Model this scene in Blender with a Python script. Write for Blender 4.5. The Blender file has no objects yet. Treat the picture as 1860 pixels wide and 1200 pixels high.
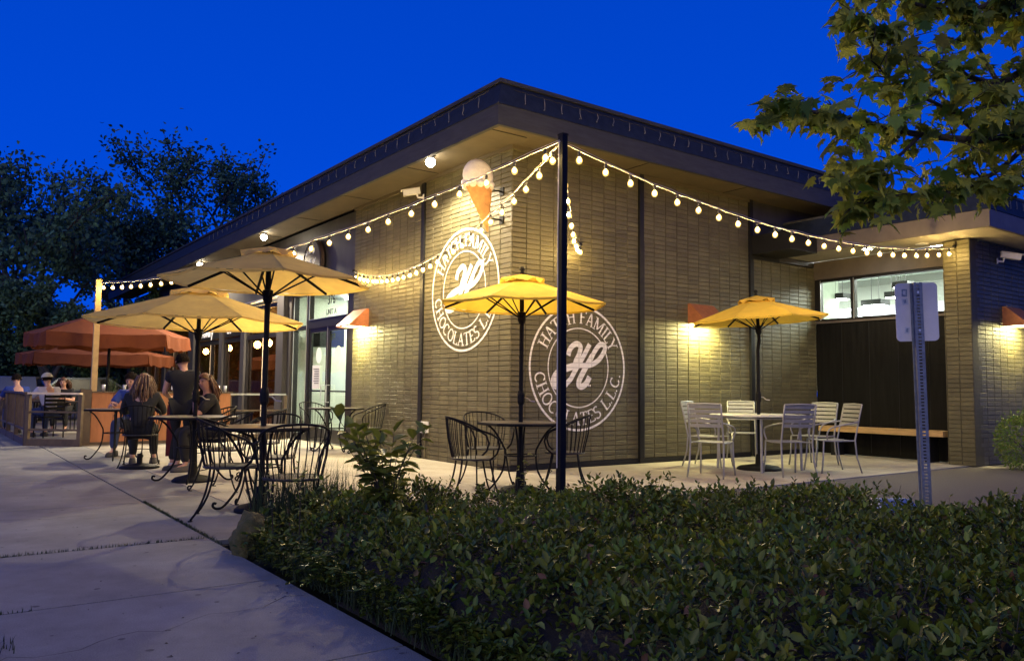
import bpy, math, random
import numpy as np
from mathutils import Vector, Matrix
random.seed(7); rng = np.random.default_rng(11)
R = math.radians; PI = math.pi
S = bpy.context.scene
COL = S.collection

# ------------------------------------------------------------------ camera, sky, sun, exposure
CAM = Vector((-6.712, -9.238, 1.15))
FW = Vector((0.587446, 0.805943, 0.073237)); RT = Vector((0.80759, -0.589643, 0.010968)); UP = Vector((-0.052023, -0.052703, 0.997254))
FPX = 1459.4
cd = bpy.data.cameras.new('camera'); cam = bpy.data.objects.new('camera', cd); COL.objects.link(cam)
m = Matrix((RT, UP, -FW)).transposed().to_4x4(); m.translation = CAM; cam.matrix_world = m
cd.sensor_width = 36; cd.lens = FPX/1860*36; cd.clip_start = .05; cd.clip_end = 900
S.camera = cam
W = bpy.data.worlds.new('World'); S.world = W; W.use_nodes = True
wn = W.node_tree.nodes; wl = W.node_tree.links; wn.clear()
sky = wn.new('ShaderNodeTexSky'); sky.sky_type = 'NISHITA'; sky.sun_disc = False
SUN_EL, SUN_AZ = 2.0, 250.0
sky.sun_elevation = R(SUN_EL); sky.sun_rotation = R(SUN_AZ); sky.ozone_density = 6; sky.dust_density = 0.2; sky.air_density = 1.0
mx = wn.new('ShaderNodeMix'); mx.data_type = 'RGBA'; mx.blend_type = 'MIX'; mx.inputs[0].default_value = 0.93
mx.inputs[7].default_value = (0.0, 0.68, 7.0, 1)      # dusk blue, divided by the background strength below
bg = wn.new('ShaderNodeBackground'); bg.inputs[1].default_value = 0.088
wo = wn.new('ShaderNodeOutputWorld')
tcw = wn.new('ShaderNodeTexCoord'); sxy = wn.new('ShaderNodeSeparateXYZ'); mrw = wn.new('ShaderNodeMapRange')   # the dusk sky deepens towards the zenith
wl.new(tcw.outputs['Generated'], sxy.inputs[0]); wl.new(sxy.outputs[2], mrw.inputs[0])
mrw.inputs[1].default_value = 0.0; mrw.inputs[2].default_value = 0.9; mrw.inputs[3].default_value = 1.14; mrw.inputs[4].default_value = 0.50
mgw = wn.new('ShaderNodeMix'); mgw.data_type = 'RGBA'; mgw.blend_type = 'MULTIPLY'; mgw.inputs[0].default_value = 1.0
wl.new(sky.outputs[0], mx.inputs[6]); wl.new(mx.outputs[2], mgw.inputs[6]); wl.new(mrw.outputs[0], mgw.inputs[7]); wl.new(mgw.outputs[2], bg.inputs[0]); wl.new(bg.outputs[0], wo.inputs[0])
sd = bpy.data.lights.new('sun', 'SUN'); sun = bpy.data.objects.new('sun', sd); COL.objects.link(sun)
sd.energy = 0.60; sd.angle = R(45); sd.color = (1.0, 0.90, 0.70)
saz, sel = R(238), R(26)      # afterglow low in the sky behind the photographer
sv = Vector((math.sin(saz)*math.cos(sel), math.cos(saz)*math.cos(sel), math.sin(sel)))
sun.rotation_euler = (-sv).to_track_quat('-Z', 'Y').to_euler()
S.view_settings.view_transform = 'Standard'; S.view_settings.look = 'None'; S.view_settings.gamma = 1
S.view_settings.exposure = 0.28; S.view_settings.use_curve_mapping = False
S.cycles.sample_clamp_indirect = 3.0

# ------------------------------------------------------------------ helpers
def pd(px, py, depth):            # a point of the place from a photo direction and a distance
    r = FW + RT*((px-930)/FPX) - UP*((py-600)/FPX); return CAM + r*depth
def gnd(px, py, z=0.0):
    r = FW + RT*((px-930)/FPX) - UP*((py-600)/FPX); return CAM + r*((z-CAM.z)/r.z)
def g2(px, py): p = gnd(px, py); return (p.x, p.y, 0)

def tag(o, label=None, cat=None, group=None, kind=None):
    if label: o['label'] = label
    if cat: o['category'] = cat
    if group: o['group'] = group
    if kind: o['kind'] = kind
    return o
def thing(name, label, cat, loc=(0,0,0), rz=0, group=None, rot=None):
    o = bpy.data.objects.new(name, None); COL.objects.link(o); o.empty_display_size = .1
    o.location = loc; o.rotation_euler = rot if rot else (0,0,rz)
    return tag(o, label, cat, group)
def link(name, me, parent=None, loc=None, rz=None):
    o = bpy.data.objects.new(name, me); COL.objects.link(o)
    if parent: o.parent = parent
    if loc is not None: o.location = loc
    if rz is not None: o.rotation_euler = (0,0,rz)
    return o
def copy_tree(o, parent=None, loc=None, rz=None, label=None, group=None):
    c = o.copy(); COL.objects.link(c)
    if parent: c.parent = parent
    if loc is not None: c.location = loc
    if rz is not None: c.rotation_euler = (0,0,rz)
    if label: c['label'] = label
    if group: c['group'] = group
    for ch in list(o.children): copy_tree(ch, c)
    return c

class MB:
    def __init__(s): s.v = []; s.f = []
    def add(s, vs, fs):
        n = len(s.v); s.v.extend(tuple(v) for v in vs); s.f.extend(tuple(i+n for i in f) for f in fs); return s
    def box(s, x0, x1, y0, y1, z0, z1, M=None):
        v = [Vector((x, y, z)) for z in (z0, z1) for y in (y0, y1) for x in (x0, x1)]
        if M is not None: v = [M @ p for p in v]
        return s.add(v, [(0,2,3,1),(4,5,7,6),(0,1,5,4),(2,6,7,3),(0,4,6,2),(1,3,7,5)])
    def bar(s, a, b, w, t):        # box beam between two points
        a = Vector(a); b = Vector(b); d = b-a; L = d.length; q = d.to_track_quat('Z', 'Y').to_matrix().to_4x4(); q.translation = a
        return s.box(-w/2, w/2, -t/2, t/2, 0, L, q)
    def tube(s, pts, r, n=6, cap=True):
        pts = [Vector(p) for p in pts]; rs = r if isinstance(r, (list, tuple)) else [r]*len(pts)
        vs = []; fs = []; prev = None
        for i, p in enumerate(pts):
            d = (pts[min(i+1, len(pts)-1)] - pts[max(i-1, 0)])
            if d.length < 1e-9: d = Vector((0,0,1))
            d.normalize()
            if prev is None:
                ref = Vector((0,0,1)) if abs(d.z) < .9 else Vector((1,0,0)); a = d.cross(ref).normalized()
            else:
                a = (prev - d*prev.dot(d)); a = a.normalized() if a.length > 1e-6 else d.orthogonal().normalized()
            prev = a; b = d.cross(a)
            for k in range(n):
                t = 2*PI*k/n; vs.append(p + (a*math.cos(t) + b*math.sin(t))*rs[i])
        for i in range(len(pts)-1):
            for k in range(n): fs.append((i*n+k, i*n+(k+1)%n, (i+1)*n+(k+1)%n, (i+1)*n+k))
        if cap: fs.append(tuple(range(n-1, -1, -1))); fs.append(tuple((len(pts)-1)*n+k for k in range(n)))
        return s.add(vs, fs)
    def lathe(s, prof, n=16, c=(0,0,0)):
        vs = []; fs = []
        for (r, z) in prof:
            for k in range(n):
                t = 2*PI*k/n; vs.append((c[0]+r*math.cos(t), c[1]+r*math.sin(t), c[2]+z))
        for i in range(len(prof)-1):
            for k in range(n): fs.append((i*n+k, i*n+(k+1)%n, (i+1)*n+(k+1)%n, (i+1)*n+k))
        fs.append(tuple(range(n-1, -1, -1))); fs.append(tuple((len(prof)-1)*n+k for k in range(n)))
        return s.add(vs, fs)
    def ball(s, c, r, n=10, m_=7, sc=(1,1,1)):
        prof = [(max(1e-4, r*math.sin(PI*i/m_)), -r*math.cos(PI*i/m_)) for i in range(m_+1)]
        t = MB().lathe(prof, n); return s.add([(c[0]+v[0]*sc[0], c[1]+v[1]*sc[1], c[2]+v[2]*sc[2]) for v in t.v], t.f)
    def prism(s, poly, h0, h1, f):   # poly of (a,b); f(a,b,h) -> xyz
        n = len(poly); vs = [f(a, b, h0) for a, b in poly] + [f(a, b, h1) for a, b in poly]
        return s.add(vs, [tuple(range(n-1, -1, -1)), tuple(range(n, 2*n))] + [(i, (i+1)%n, n+(i+1)%n, n+i) for i in range(n)])
    def mesh(s, name, mat, smooth=False):
        me = bpy.data.meshes.new(name); me.from_pydata([tuple(v) for v in s.v], [], s.f)
        if mat: me.materials.append(mat)
        if smooth: me.polygons.foreach_set('use_smooth', [True]*len(me.polygons))
        me.update(); return me
    def build(s, name, mat, parent=None, smooth=False, **k):
        o = link(name, s.mesh(name, mat, smooth), parent); tag(o, **k) if k else None; return o

def bez(p0, p1, p2, p3, n=8):
    p0, p1, p2, p3 = map(Vector, (p0, p1, p2, p3)); o = []
    for i in range(n+1):
        t = i/n; o.append(p0*(1-t)**3 + p1*3*t*(1-t)**2 + p2*3*t*t*(1-t) + p3*t**3)
    return o
def catmull(P, n=6):
    P = [Vector(p) for p in P]; o = []
    for i in range(len(P)-1):
        a = P[max(i-1, 0)]; b = P[i]; c = P[i+1]; d = P[min(i+2, len(P)-1)]
        for k in range(n):
            t = k/n; o.append(.5*((2*b) + (c-a)*t + (2*a-5*b+4*c-d)*t*t + (3*b-a-3*c+d)*t**3))
    o.append(P[-1]); return o

# ------------------------------------------------------------------ materials
def mat(name, col, rough=.6, metal=0, noise=0, nscale=8, bump=0, bscale=40, spec=.5, col2=None, emit=None, estr=0, trans=0, island=0, stretch=None, grime=0, gscale=.7, speck=0):
    M = bpy.data.materials.new(name); M.use_nodes = True; nt = M.node_tree; N = nt.nodes; L = nt.links
    b = N['Principled BSDF']; b.inputs['Roughness'].default_value = rough; b.inputs['Metallic'].default_value = metal
    b.inputs['Specular IOR Level'].default_value = spec
    b.inputs['Base Color'].default_value = (*col, 1)
    tc = N.new('ShaderNodeTexCoord'); src = tc.outputs['Object']
    if stretch:
        mp = N.new('ShaderNodeMapping'); mp.inputs['Scale'].default_value = stretch; L.new(src, mp.inputs[0]); src = mp.outputs[0]
    cur = None
    if noise or col2:
        n1 = N.new('ShaderNodeTexNoise'); n1.inputs['Scale'].default_value = nscale; n1.inputs['Detail'].default_value = 6; n1.inputs['Roughness'].default_value = .65
        L.new(src, n1.inputs['Vector']); rp = N.new('ShaderNodeValToRGB'); L.new(n1.outputs[0], rp.inputs[0])
        c2 = col2 if col2 else tuple(min(1, c*(1+noise)) for c in col); c1 = col if col2 else tuple(c*(1-noise) for c in col)
        rp.color_ramp.elements[0].position = .32; rp.color_ramp.elements[1].position = .68
        rp.color_ramp.elements[0].color = (*c1, 1); rp.color_ramp.elements[1].color = (*c2, 1); cur = rp.outputs[0]
    if island:
        g = N.new('ShaderNodeNewGeometry'); hs = N.new('ShaderNodeHueSaturation')
        if cur: L.new(cur, hs.inputs['Color'])
        else: hs.inputs['Color'].default_value = (*col, 1)
        mr = N.new('ShaderNodeMapRange'); mr.inputs[3].default_value = 1-island; mr.inputs[4].default_value = 1+island
        L.new(g.outputs['Random Per Island'], mr.inputs[0]); L.new(mr.outputs[0], hs.inputs['Value'])
        mr2 = N.new('ShaderNodeMapRange'); mr2.inputs[3].default_value = .5-.035*(island>0.3); mr2.inputs[4].default_value = .5+.035*(island>0.3)
        wv = N.new('ShaderNodeMath'); wv.operation = 'FRACT'; ml = N.new('ShaderNodeMath'); ml.operation = 'MULTIPLY'; ml.inputs[1].default_value = 17.3
        L.new(g.outputs['Random Per Island'], ml.inputs[0]); L.new(ml.outputs[0], wv.inputs[0]); L.new(wv.outputs[0], mr2.inputs[0]); L.new(mr2.outputs[0], hs.inputs['Hue'])
        cur = hs.outputs[0]
    for amt, sc_, lo, hi, dtl in ((grime, gscale, .38, .62, 8), (speck, 170, .42, .6, 2)):
        if not amt: continue
        ng = N.new('ShaderNodeTexNoise'); ng.inputs['Scale'].default_value = sc_; ng.inputs['Detail'].default_value = dtl; ng.inputs['Roughness'].default_value = .7; L.new(src, ng.inputs['Vector'])
        mr = N.new('ShaderNodeMapRange'); mr.inputs[1].default_value = lo; mr.inputs[2].default_value = hi; mr.inputs[3].default_value = 1-amt; mr.inputs[4].default_value = 1; L.new(ng.outputs[0], mr.inputs[0])
        mg = N.new('ShaderNodeMix'); mg.data_type = 'RGBA'; mg.blend_type = 'MULTIPLY'; mg.inputs[0].default_value = 1
        if cur: L.new(cur, mg.inputs[6])
        else: mg.inputs[6].default_value = (*col, 1)
        L.new(mr.outputs[0], mg.inputs[7]); cur = mg.outputs[2]
    if cur: L.new(cur, b.inputs['Base Color'])
    if bump:
        n2 = N.new('ShaderNodeTexNoise'); n2.inputs['Scale'].default_value = bscale; n2.inputs['Detail'].default_value = 5
        L.new(src, n2.inputs['Vector']); bp = N.new('ShaderNodeBump'); bp.inputs['Strength'].default_value = bump; bp.inputs['Distance'].default_value = .02
        L.new(n2.outputs[0], bp.inputs['Height']); L.new(bp.outputs[0], b.inputs['Normal'])
    if emit: b.inputs['Emission Color'].default_value = (*emit, 1); b.inputs['Emission Strength'].default_value = estr
    if trans:
        tr = N.new('ShaderNodeBsdfTranslucent'); ms = N.new('ShaderNodeMixShader'); ms.inputs[0].default_value = trans
        if cur: L.new(cur, tr.inputs[0])
        else: tr.inputs[0].default_value = (*col, 1)
        out = N['Material Output']; L.new(b.outputs[0], ms.inputs[1]); L.new(tr.outputs[0], ms.inputs[2]); L.new(ms.outputs[0], out.inputs[0])
    return M
def glass(name, tint=(.95,.98,.94), refl=.12):
    M = bpy.data.materials.new(name); M.use_nodes = True; nt = M.node_tree; N = nt.nodes; L = nt.links; N.remove(N['Principled BSDF'])
    t = N.new('ShaderNodeBsdfTransparent'); t.inputs[0].default_value = (*tint, 1); g = N.new('ShaderNodeBsdfGlossy'); g.inputs['Roughness'].default_value = .02
    ge = N.new('ShaderNodeNewGeometry'); dt = N.new('ShaderNodeVectorMath'); dt.operation = 'DOT_PRODUCT'; L.new(ge.outputs['Normal'], dt.inputs[0]); L.new(ge.outputs['Incoming'], dt.inputs[1])
    ab = N.new('ShaderNodeMath'); ab.operation = 'ABSOLUTE'; L.new(dt.outputs['Value'], ab.inputs[0]); su = N.new('ShaderNodeMath'); su.operation = 'SUBTRACT'; su.inputs[0].default_value = 1; L.new(ab.outputs[0], su.inputs[1])
    pw_ = N.new('ShaderNodeMath'); pw_.operation = 'POWER'; pw_.inputs[1].default_value = 5; L.new(su.outputs[0], pw_.inputs[0]); mu = N.new('ShaderNodeMath'); mu.operation = 'ADD'; mu.inputs[1].default_value = refl*.3
    ms = N.new('ShaderNodeMixShader'); L.new(pw_.outputs[0], mu.inputs[0]); L.new(mu.outputs[0], ms.inputs[0]); L.new(t.outputs[0], ms.inputs[1]); L.new(g.outputs[0], ms.inputs[2])
    L.new(ms.outputs[0], N['Material Output'].inputs[0]); return M

BRICKC = (.122, .107, .054)
m_brick = mat('painted_brick', BRICKC, .55, noise=.16, nscale=2.2, bump=.45, bscale=45, island=.16, grime=.28, gscale=.9)
m_mortar = mat('painted_mortar', (.082,.071,.039), .8, noise=.2, nscale=5, bump=.3)
m_pilaster = mat('black_metal_strip', (.010,.010,.011), .5, noise=.2, spec=.3)
m_fascia = mat('fascia_metal', (.036,.038,.044), .6, spec=.2, noise=.2, nscale=3, bump=.05, stretch=(1,1,6))
m_upfascia = mat('upper_fascia', (.014,.020,.034), .7, spec=.2, noise=.25, nscale=9, bump=.15)
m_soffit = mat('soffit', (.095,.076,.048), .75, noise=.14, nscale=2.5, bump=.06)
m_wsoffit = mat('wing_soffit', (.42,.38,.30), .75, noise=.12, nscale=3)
m_wfascia = mat('wing_fascia', (.11,.09,.075), .6, noise=.15, nscale=4)
m_roof = mat('roofing', (.05,.05,.05), .9, noise=.3)
m_panel = mat('dark_wall_panel', (.045,.042,.042), .5, noise=.3, nscale=3, stretch=(1,1,.3), bump=.05)
m_blackpanel = mat('black_door_panel', (.007,.0065,.006), .5, spec=.12, noise=.5, nscale=4, stretch=(4,4,.35), bump=.08)
m_frame = mat('bronze_frame', (.018,.017,.018), .35, metal=.3, noise=.2)
m_alu = mat('bright_aluminium_edge', (.55,.56,.56), .35, metal=.7, noise=.1)
m_glass = glass('window_glass'); m_glassd = glass('bar_glass', (.6,.55,.45), .3)
m_roomgreen = mat('pale_green_room', (.56,.585,.49), .8, noise=.06, nscale=2)
m_roomwhite = mat('white_room', (.78,.80,.76), .8, noise=.04, nscale=2)
m_lav = mat('lavender_wall', (.6,.6,.72), .8, noise=.04)
m_roomdark = mat('bar_room', (.26,.14,.06), .7, noise=.4, nscale=3)
m_room_lamp = mat('room_lamp', (1,1,1), .5, emit=(.95,1,.90), estr=48)
m_cool_lamp = mat('cool_room_lamp', (1,1,1), .5, emit=(.95,1,.94), estr=80)
m_warm_lamp = mat('warm_lamp', (1,1,1), .5, emit=(1,.6,.22), estr=170)
m_curtain = mat('ochre_blind', (.46,.36,.10), .7, noise=.12, nscale=6)
m_bulb = mat('bulb_glass', (1,1,1), .3, emit=(1,.68,.23), estr=1300)
def globe_mat():  # bulb shell emits by itself, putting a yellow halo round the bright core
    M = bpy.data.materials.new('bulb_halo_globe'); M.use_nodes = True; N = M.node_tree.nodes; L = M.node_tree.links; N.remove(N['Principled BSDF'])
    t = N.new('ShaderNodeBsdfTransparent'); e = N.new('ShaderNodeEmission'); e.inputs[0].default_value = (1,.62,.16,1); e.inputs[1].default_value = 2.0; m_ = N.new('ShaderNodeMixShader'); m_.inputs[0].default_value = .42
    L.new(t.outputs[0], m_.inputs[1]); L.new(e.outputs[0], m_.inputs[2]); L.new(m_.outputs[0], N['Material Output'].inputs[0]); return M
m_globe = globe_mat()
m_socket = mat('black_socket', (.02,.02,.02), .5)
m_dull = mat('dull_clear_plastic', (.13,.13,.13), .5)
m_wire = mat('white_cord', (.62,.58,.50), .5)
m_flood = mat('soffit_lamp', (1,1,1), .3, emit=(1,.86,.62), estr=60)
m_lens = mat('sconce_lens', (1,1,1), .3, emit=(1,.93,.62), estr=14)
m_copper = mat('copper_paint', (.42,.15,.06), .45, metal=.2, noise=.2, nscale=12)
m_white = mat('white_paint', (.74,.73,.70), .7, noise=.06, nscale=14, bump=.25, bscale=60)
m_text = mat('black_vinyl', (.02,.02,.025), .5); m_textw = mat('glowing_white_vinyl', (.85,.85,.85), .5, emit=(1,.95,.9), estr=.25)  # white lettering is given a faint glow of its own
m_greyvinyl = mat('frosted_vinyl', (.75,.85,.8), .6)
m_conc = mat('concrete', (.32,.32,.285), .85, noise=.13, nscale=1.6, bump=.4, bscale=120, grime=.28, gscale=1.3, speck=.28)
m_conc2 = mat('concrete_pale', (.45,.41,.32), .85, noise=.12, nscale=2.0, bump=.35, bscale=110, grime=.25, gscale=1.2, speck=.15)
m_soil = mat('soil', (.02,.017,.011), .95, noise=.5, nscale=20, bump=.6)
m_asph = mat('asphalt', (.105,.092,.082), .9, noise=.3, nscale=60, bump=.6, bscale=160)
m_line = mat('road_paint', (.5,.5,.48), .8, noise=.25, nscale=30)
m_grass = mat('grass', (.03,.05,.015), .8, noise=.4, nscale=5, island=.4, trans=.2)
m_lawn = mat('lawn', (.02,.03,.012), .95, noise=.5, nscale=2, bump=.5)
m_iron = mat('black_iron', (.010,.010,.010), .6, metal=0, spec=.15)
m_ironmesh = mat('iron_mesh', (.02,.02,.02), .5)
m_tabletop = mat('dark_tabletop', (.05,.038,.032), .35, noise=.3, nscale=20)
m_silver = mat('silver_paint', (.34,.34,.33), .42, metal=.3, noise=.08, nscale=20)
m_silvertop = mat('silver_tabletop', (.62,.61,.57), .4, metal=.1, noise=.06)
m_canvas = mat('yellow_canvas', (.92,.62,.07), .85, noise=.06, nscale=6, bump=.12, bscale=20, trans=.32)
m_canvas_c = mat('faded_cream_canvas', (.95,.66,.17), .85, noise=.10, nscale=5, bump=.3, bscale=9, trans=.55)
m_orange = mat('rust_canvas', (.17,.042,.009), .85, noise=.12, nscale=5, bump=.12, bscale=18, trans=.25)
m_wood = mat('orange_wood', (.36,.135,.045), .55, noise=.25, nscale=5, stretch=(1,1,.25), bump=.1)
m_rail = mat('rail_wood_lightened', (.70,.56,.38), .6, noise=.2, nscale=6)  # rail colour lightened so the top rail looks lit
m_darkrail = mat('dark_rail', (.09,.06,.035), .6, noise=.3, nscale=6)
m_bench = mat('bench_wood', (.46,.29,.12), .5, noise=.25, nscale=6, stretch=(6,.6,6), bump=.08)
m_yellowpole = mat('tan_post', (.50,.34,.14), .6, noise=.15, nscale=8)
m_galv = mat('galvanised_post', (.17,.19,.24), .5, metal=.5, noise=.25, nscale=30)
m_signback = mat('bare_aluminium_sign', (.80,.74,.69), .55, metal=0, noise=.08, nscale=6)
m_blue = mat('blue_paint', (.11,.18,.38), .6, noise=.2, nscale=10); m_sticker = mat('sticker', (.22,.27,.36), .5, noise=.5, nscale=60)
m_stickerw = mat('pale_sticker', (.6,.6,.64), .5, noise=.1)
m_hedge = mat('hedge_leaf', (.098,.132,.018), .36, island=.55, spec=.28, trans=.18)
m_stem = mat('stem', (.045,.035,.02), .8)
m_bigleaf = mat('shrub_leaf', (.13,.19,.028), .42, island=.35, trans=.30)
m_maple = mat('maple_leaf', (.24,.31,.05), .55, island=.5, trans=.45, spec=.25)
m_bark = mat('bark', (.06,.045,.032), .9, noise=.4, nscale=12, bump=.6)
m_farleaf = mat('far_leaf', (.06,.14,.065), .7, island=.5, trans=.15)
m_farbark = mat('far_bark', (.05,.045,.045), .9, noise=.3)
m_moss = mat('mossy_rock', (.06,.065,.015), .95, noise=.5, nscale=12, bump=1.0, bscale=30, col2=(.15,.12,.045))
m_skin = mat('skin', (.55,.30,.20), .5, noise=.05); m_hairb = mat('brown_hair', (.09,.04,.018), .45, noise=.5, nscale=50, stretch=(8,8,.6))
m_hairl = mat('light_brown_hair', (.11,.055,.026), .5, noise=.5, nscale=40, stretch=(8,8,.5)); m_hairk = mat('dark_hair', (.012,.008,.006), .95, spec=.1, bump=1.0, bscale=35)
def cloth(n, c): return mat(n, c, .9, noise=.12, nscale=6, bump=.25, bscale=14)
m_black = cloth('black_cloth', (.010,.010,.012)); m_bluec = cloth('blue_cloth', (.02,.045,.22)); m_whitec = cloth('white_cloth', (.55,.52,.56))
m_denim = cloth('denim', (.035,.05,.12)); m_maroon = cloth('maroon_cloth', (.12,.012,.012)); m_shoe = cloth('shoe', (.05,.045,.045)); m_shoel = cloth('pale_shoe', (.4,.38,.36))
m_cap = cloth('cream_cap', (.55,.52,.40)); m_vanilla = mat('vanilla', (.80,.74,.66), .6, noise=.1, nscale=7, bump=.9, bscale=9)
m_waffle = None

# ------------------------------------------------------------------ setting: ground
def slab(x0, x1, y0, y1, z1, m_, parent, th=.12):
    g = .007; return MB().box(x0+g, x1-g, y0+g, y1-g, z1-th, z1).build('slab', m_, parent)
gr = MB().add([(-250,-60,-.16),(250,-60,-.16),(250,400,-.16),(-250,400,-.16)], [(0,1,2,3)]).build('ground', m_lawn, kind='structure')
sidewalk = MB().box(-7.6, -4.9, -14, 40, -.15, -.035).build('sidewalk', m_soil, kind='structure')
ys = [-14, -12.2, -10.6, -9.06, -7.51, -5.97, -4.42, -2.86, -.6, 1.93, 4.6, 7.4, 10.2, 13, 16, 20, 25, 40]
for a, b in zip(ys[:-1], ys[1:]): slab(-7.5, -4.905, a, b, 0.0, m_conc, sidewalk, .11)
patio = MB().box(-4.9, 7.6, -3.05, 28, -.15, -.035).build('patio', m_soil, kind='structure')
xs = [(-4.895,-4.22),(-4.22,-2.1),(-2.1,-.002)]
for a, b in zip([-3.0,-.2,2.55,5.3,8.1,11,15], [-.2,2.55,5.3,8.1,11,15,27]):
    for x0, x1 in xs: slab(x0, x1, a, b, 0.0, m_conc if x0 < -4.5 else m_conc2, patio, .11)
for x0, x1 in ((-.002,2.4),(2.4,4.9),(4.9,7.44)): slab(x0, x1, -3.0, -.03, 0.0, m_conc2, patio, .11)
MB().box(7.06, 7.44, -3.4, -3.0, -.12, -.012).build('slab', m_conc2, patio)
road = MB().box(-1.2, 30, -60, -3.012, -.15, -.014).build('parking_lot', m_asph, kind='structure')
MB().box(1.45, 6.5, -5.52, -5.42, -.0135, -.0095).build('painted_line', m_line, road)
MB().box(-16, -7.62, -60, 60, -.15, -.05).build('street', m_asph, kind='structure')
MB().box(-7.60, -7.505, -14, 40, -.12, .0).build('kerb', m_conc, kind='structure')
# weeds growing in the joints
def blades(n, region, hmin, hmax, w, lean=.5):
    v = []; f = []
    for i in range(n):
        x, y = region(); h = random.uniform(hmin, hmax); a = random.uniform(0, 2*PI); l = random.uniform(0, lean)*h
        dx, dy = math.cos(a), math.sin(a); k = len(v)
        v += [(x-dy*w, y+dx*w, 0), (x+dy*w, y-dx*w, 0), (x+dx*l*.4+dy*w*.7, y+dy*l*.4-dx*w*.7, h*.6), (x+dx*l*.4-dy*w*.7, y+dy*l*.4+dx*w*.7, h*.6), (x+dx*l, y+dy*l, h)]
        f += [(k, k+1, k+2, k+3), (k+3, k+2, k+4)]
    t = MB(); t.v = v; t.f = f; return t
def joint_pt():
    if random.random() < .62:
        t = random.random()**.8; return (-4.9+random.gauss(0,.006), -3.2+t*2.6)
    if random.random() < .7: return (-6.6+random.random()*1.7, -2.86+random.gauss(0,.006))
    return (-7.4+random.random()*1.2, -4.42+random.gauss(0,.006))
tag(blades(1500, joint_pt, .008, .030, .0022, 1.2).build('joint_weeds', m_grass), 'thin line of weeds growing in the sidewalk joints', 'weeds', kind='stuff')
tuft = blades(420, lambda: (-6.47+random.gauss(0,.045), -5.02+random.gauss(0,.08)), .02, .07, .0025, 1.1).build('grass_tuft', m_grass)
tag(tuft, 'small grass tuft at the lower left corner of the sidewalk', 'grass', kind='stuff')
leafbits = MB()
for i in range(70):
    x, y = random.uniform(-6.8,-4.95), random.uniform(-6.6,-1.2); a = random.uniform(0,6); s_ = random.uniform(.004,.014)
    leafbits.add([(x,y,.001),(x+s_*math.cos(a),y+s_*math.sin(a),.006),(x+1.6*s_*math.cos(a+.5),y+1.6*s_*math.sin(a+.5),.002),(x+s_*math.cos(a+1),y+s_*math.sin(a+1),.004)], [(0,1,2,3)])
cr = MB()
for (x0, y0, x1, y1) in ((-7.3,-.9,-4.95,-1.4),(-4.2,-1.9,-2.1,-1.2),(-6.9,-5.4,-4.95,-4.9),(-2.1,1.0,-.1,1.6)):
    pts = [(x0+(x1-x0)*i/22, y0+(y1-y0)*i/22+.05*math.sin(i*1.3)+random.gauss(0,.02)) for i in range(23)]
    for (a, b), (c, d) in zip(pts[:-1], pts[1:]): w_ = random.uniform(.0012,.003); cr.add([(a,b-w_,.0012),(c,d-w_,.0012),(c,d+w_,.0012),(a,b+w_,.0012)], [(0,1,2,3)])
tag(cr.build('crack', m_soil, sidewalk), kind='stuff')
gm = MB()
for i in range(90):
    x, y = random.uniform(-7.2,-4.95), random.uniform(-6.4,4); r_ = random.uniform(.008,.022); gm.add([(x+r_*math.cos(k)*random.uniform(.8,1.1), y+r_*math.sin(k)*random.uniform(.8,1.1), .0008) for k in (0,.9,1.8,2.7,3.6,4.5,5.4)], [tuple(range(7))])
tag(gm.build('gum_spots', mat('gum', (.10,.095,.09), .8), sidewalk), kind='stuff')
tag(leafbits.build('leaf_litter', m_stem), 'scattered dark leaf crumbs on the sidewalk', 'leaf litter', kind='stuff')

# ------------------------------------------------------------------ the building
B = thing('brick_cafe_building', 'low olive brick building with deep dark eaves and round painted white logos', 'building')
ZT = 4.68
# brick walls: recessed mortar backing with every brick proud of it
BW, BH, BD = .266, .0735, .012
brick_cache = {}
allbricks = []
def wall(axis, fixed, a0, a1, z0, z1, out):   # axis 'x': wall along x at y=fixed facing -y ; 'y': along y at x=fixed facing -x
    t = MB()
    if axis == 'x': t.box(a0, a1, fixed+.012, fixed+.30, z0, z1)
    else: t.box(fixed+.012, fixed+.30, a0, a1, z0, z1)
    w = t.build('wall', m_mortar, B)
    n = max(1, round((a1-a0)/BW)); bw = (a1-a0)/n; rows = int((z1-z0)/BH)
    for i in range(n):
        for j in range(rows):
            c = a0+(i+.5)*bw; z = z0+(j+.5)*(z1-z0)/rows
            p = Vector((c, fixed, z)) if axis == 'x' else Vector((fixed, c, z))
            d = p-CAM; dep = d.dot(FW)
            if dep <= 0: continue
            px = 930+FPX*d.dot(RT)/dep; py = 600-FPX*d.dot(UP)/dep
            face = abs(d.y if axis == 'x' else d.x)/d.length
            vis = 0 <= px <= 1860 and 0 <= py <= 1200
            allbricks.append((face/d.length_squared*(1 if vis else .01)*(1 if z < 4.2 else .5), axis, p, bw, (z1-z0)/rows, w))
    return w
wall('y', 0.0, .012, 2.49, .0, ZT, -1); wall('y', 0.0, 2.59, 5.25, .0, ZT, -1)
wall('x', 0.0, .012, 2.545, .08, ZT, -1); wall('x', 0.0, 2.635, 5.37, .08, ZT, -1); wall('x', 0.0, 5.46, 7.45, .08, 3.6, -1)
wall('y', 7.0, -3.12, -2.70, .0, 3.7, -1)
wall('x', -3.12, 7.20, 12.0, .0, 3.7, -1)
allbricks.sort(key=lambda t: -t[0])
stuffm = {}
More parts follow.
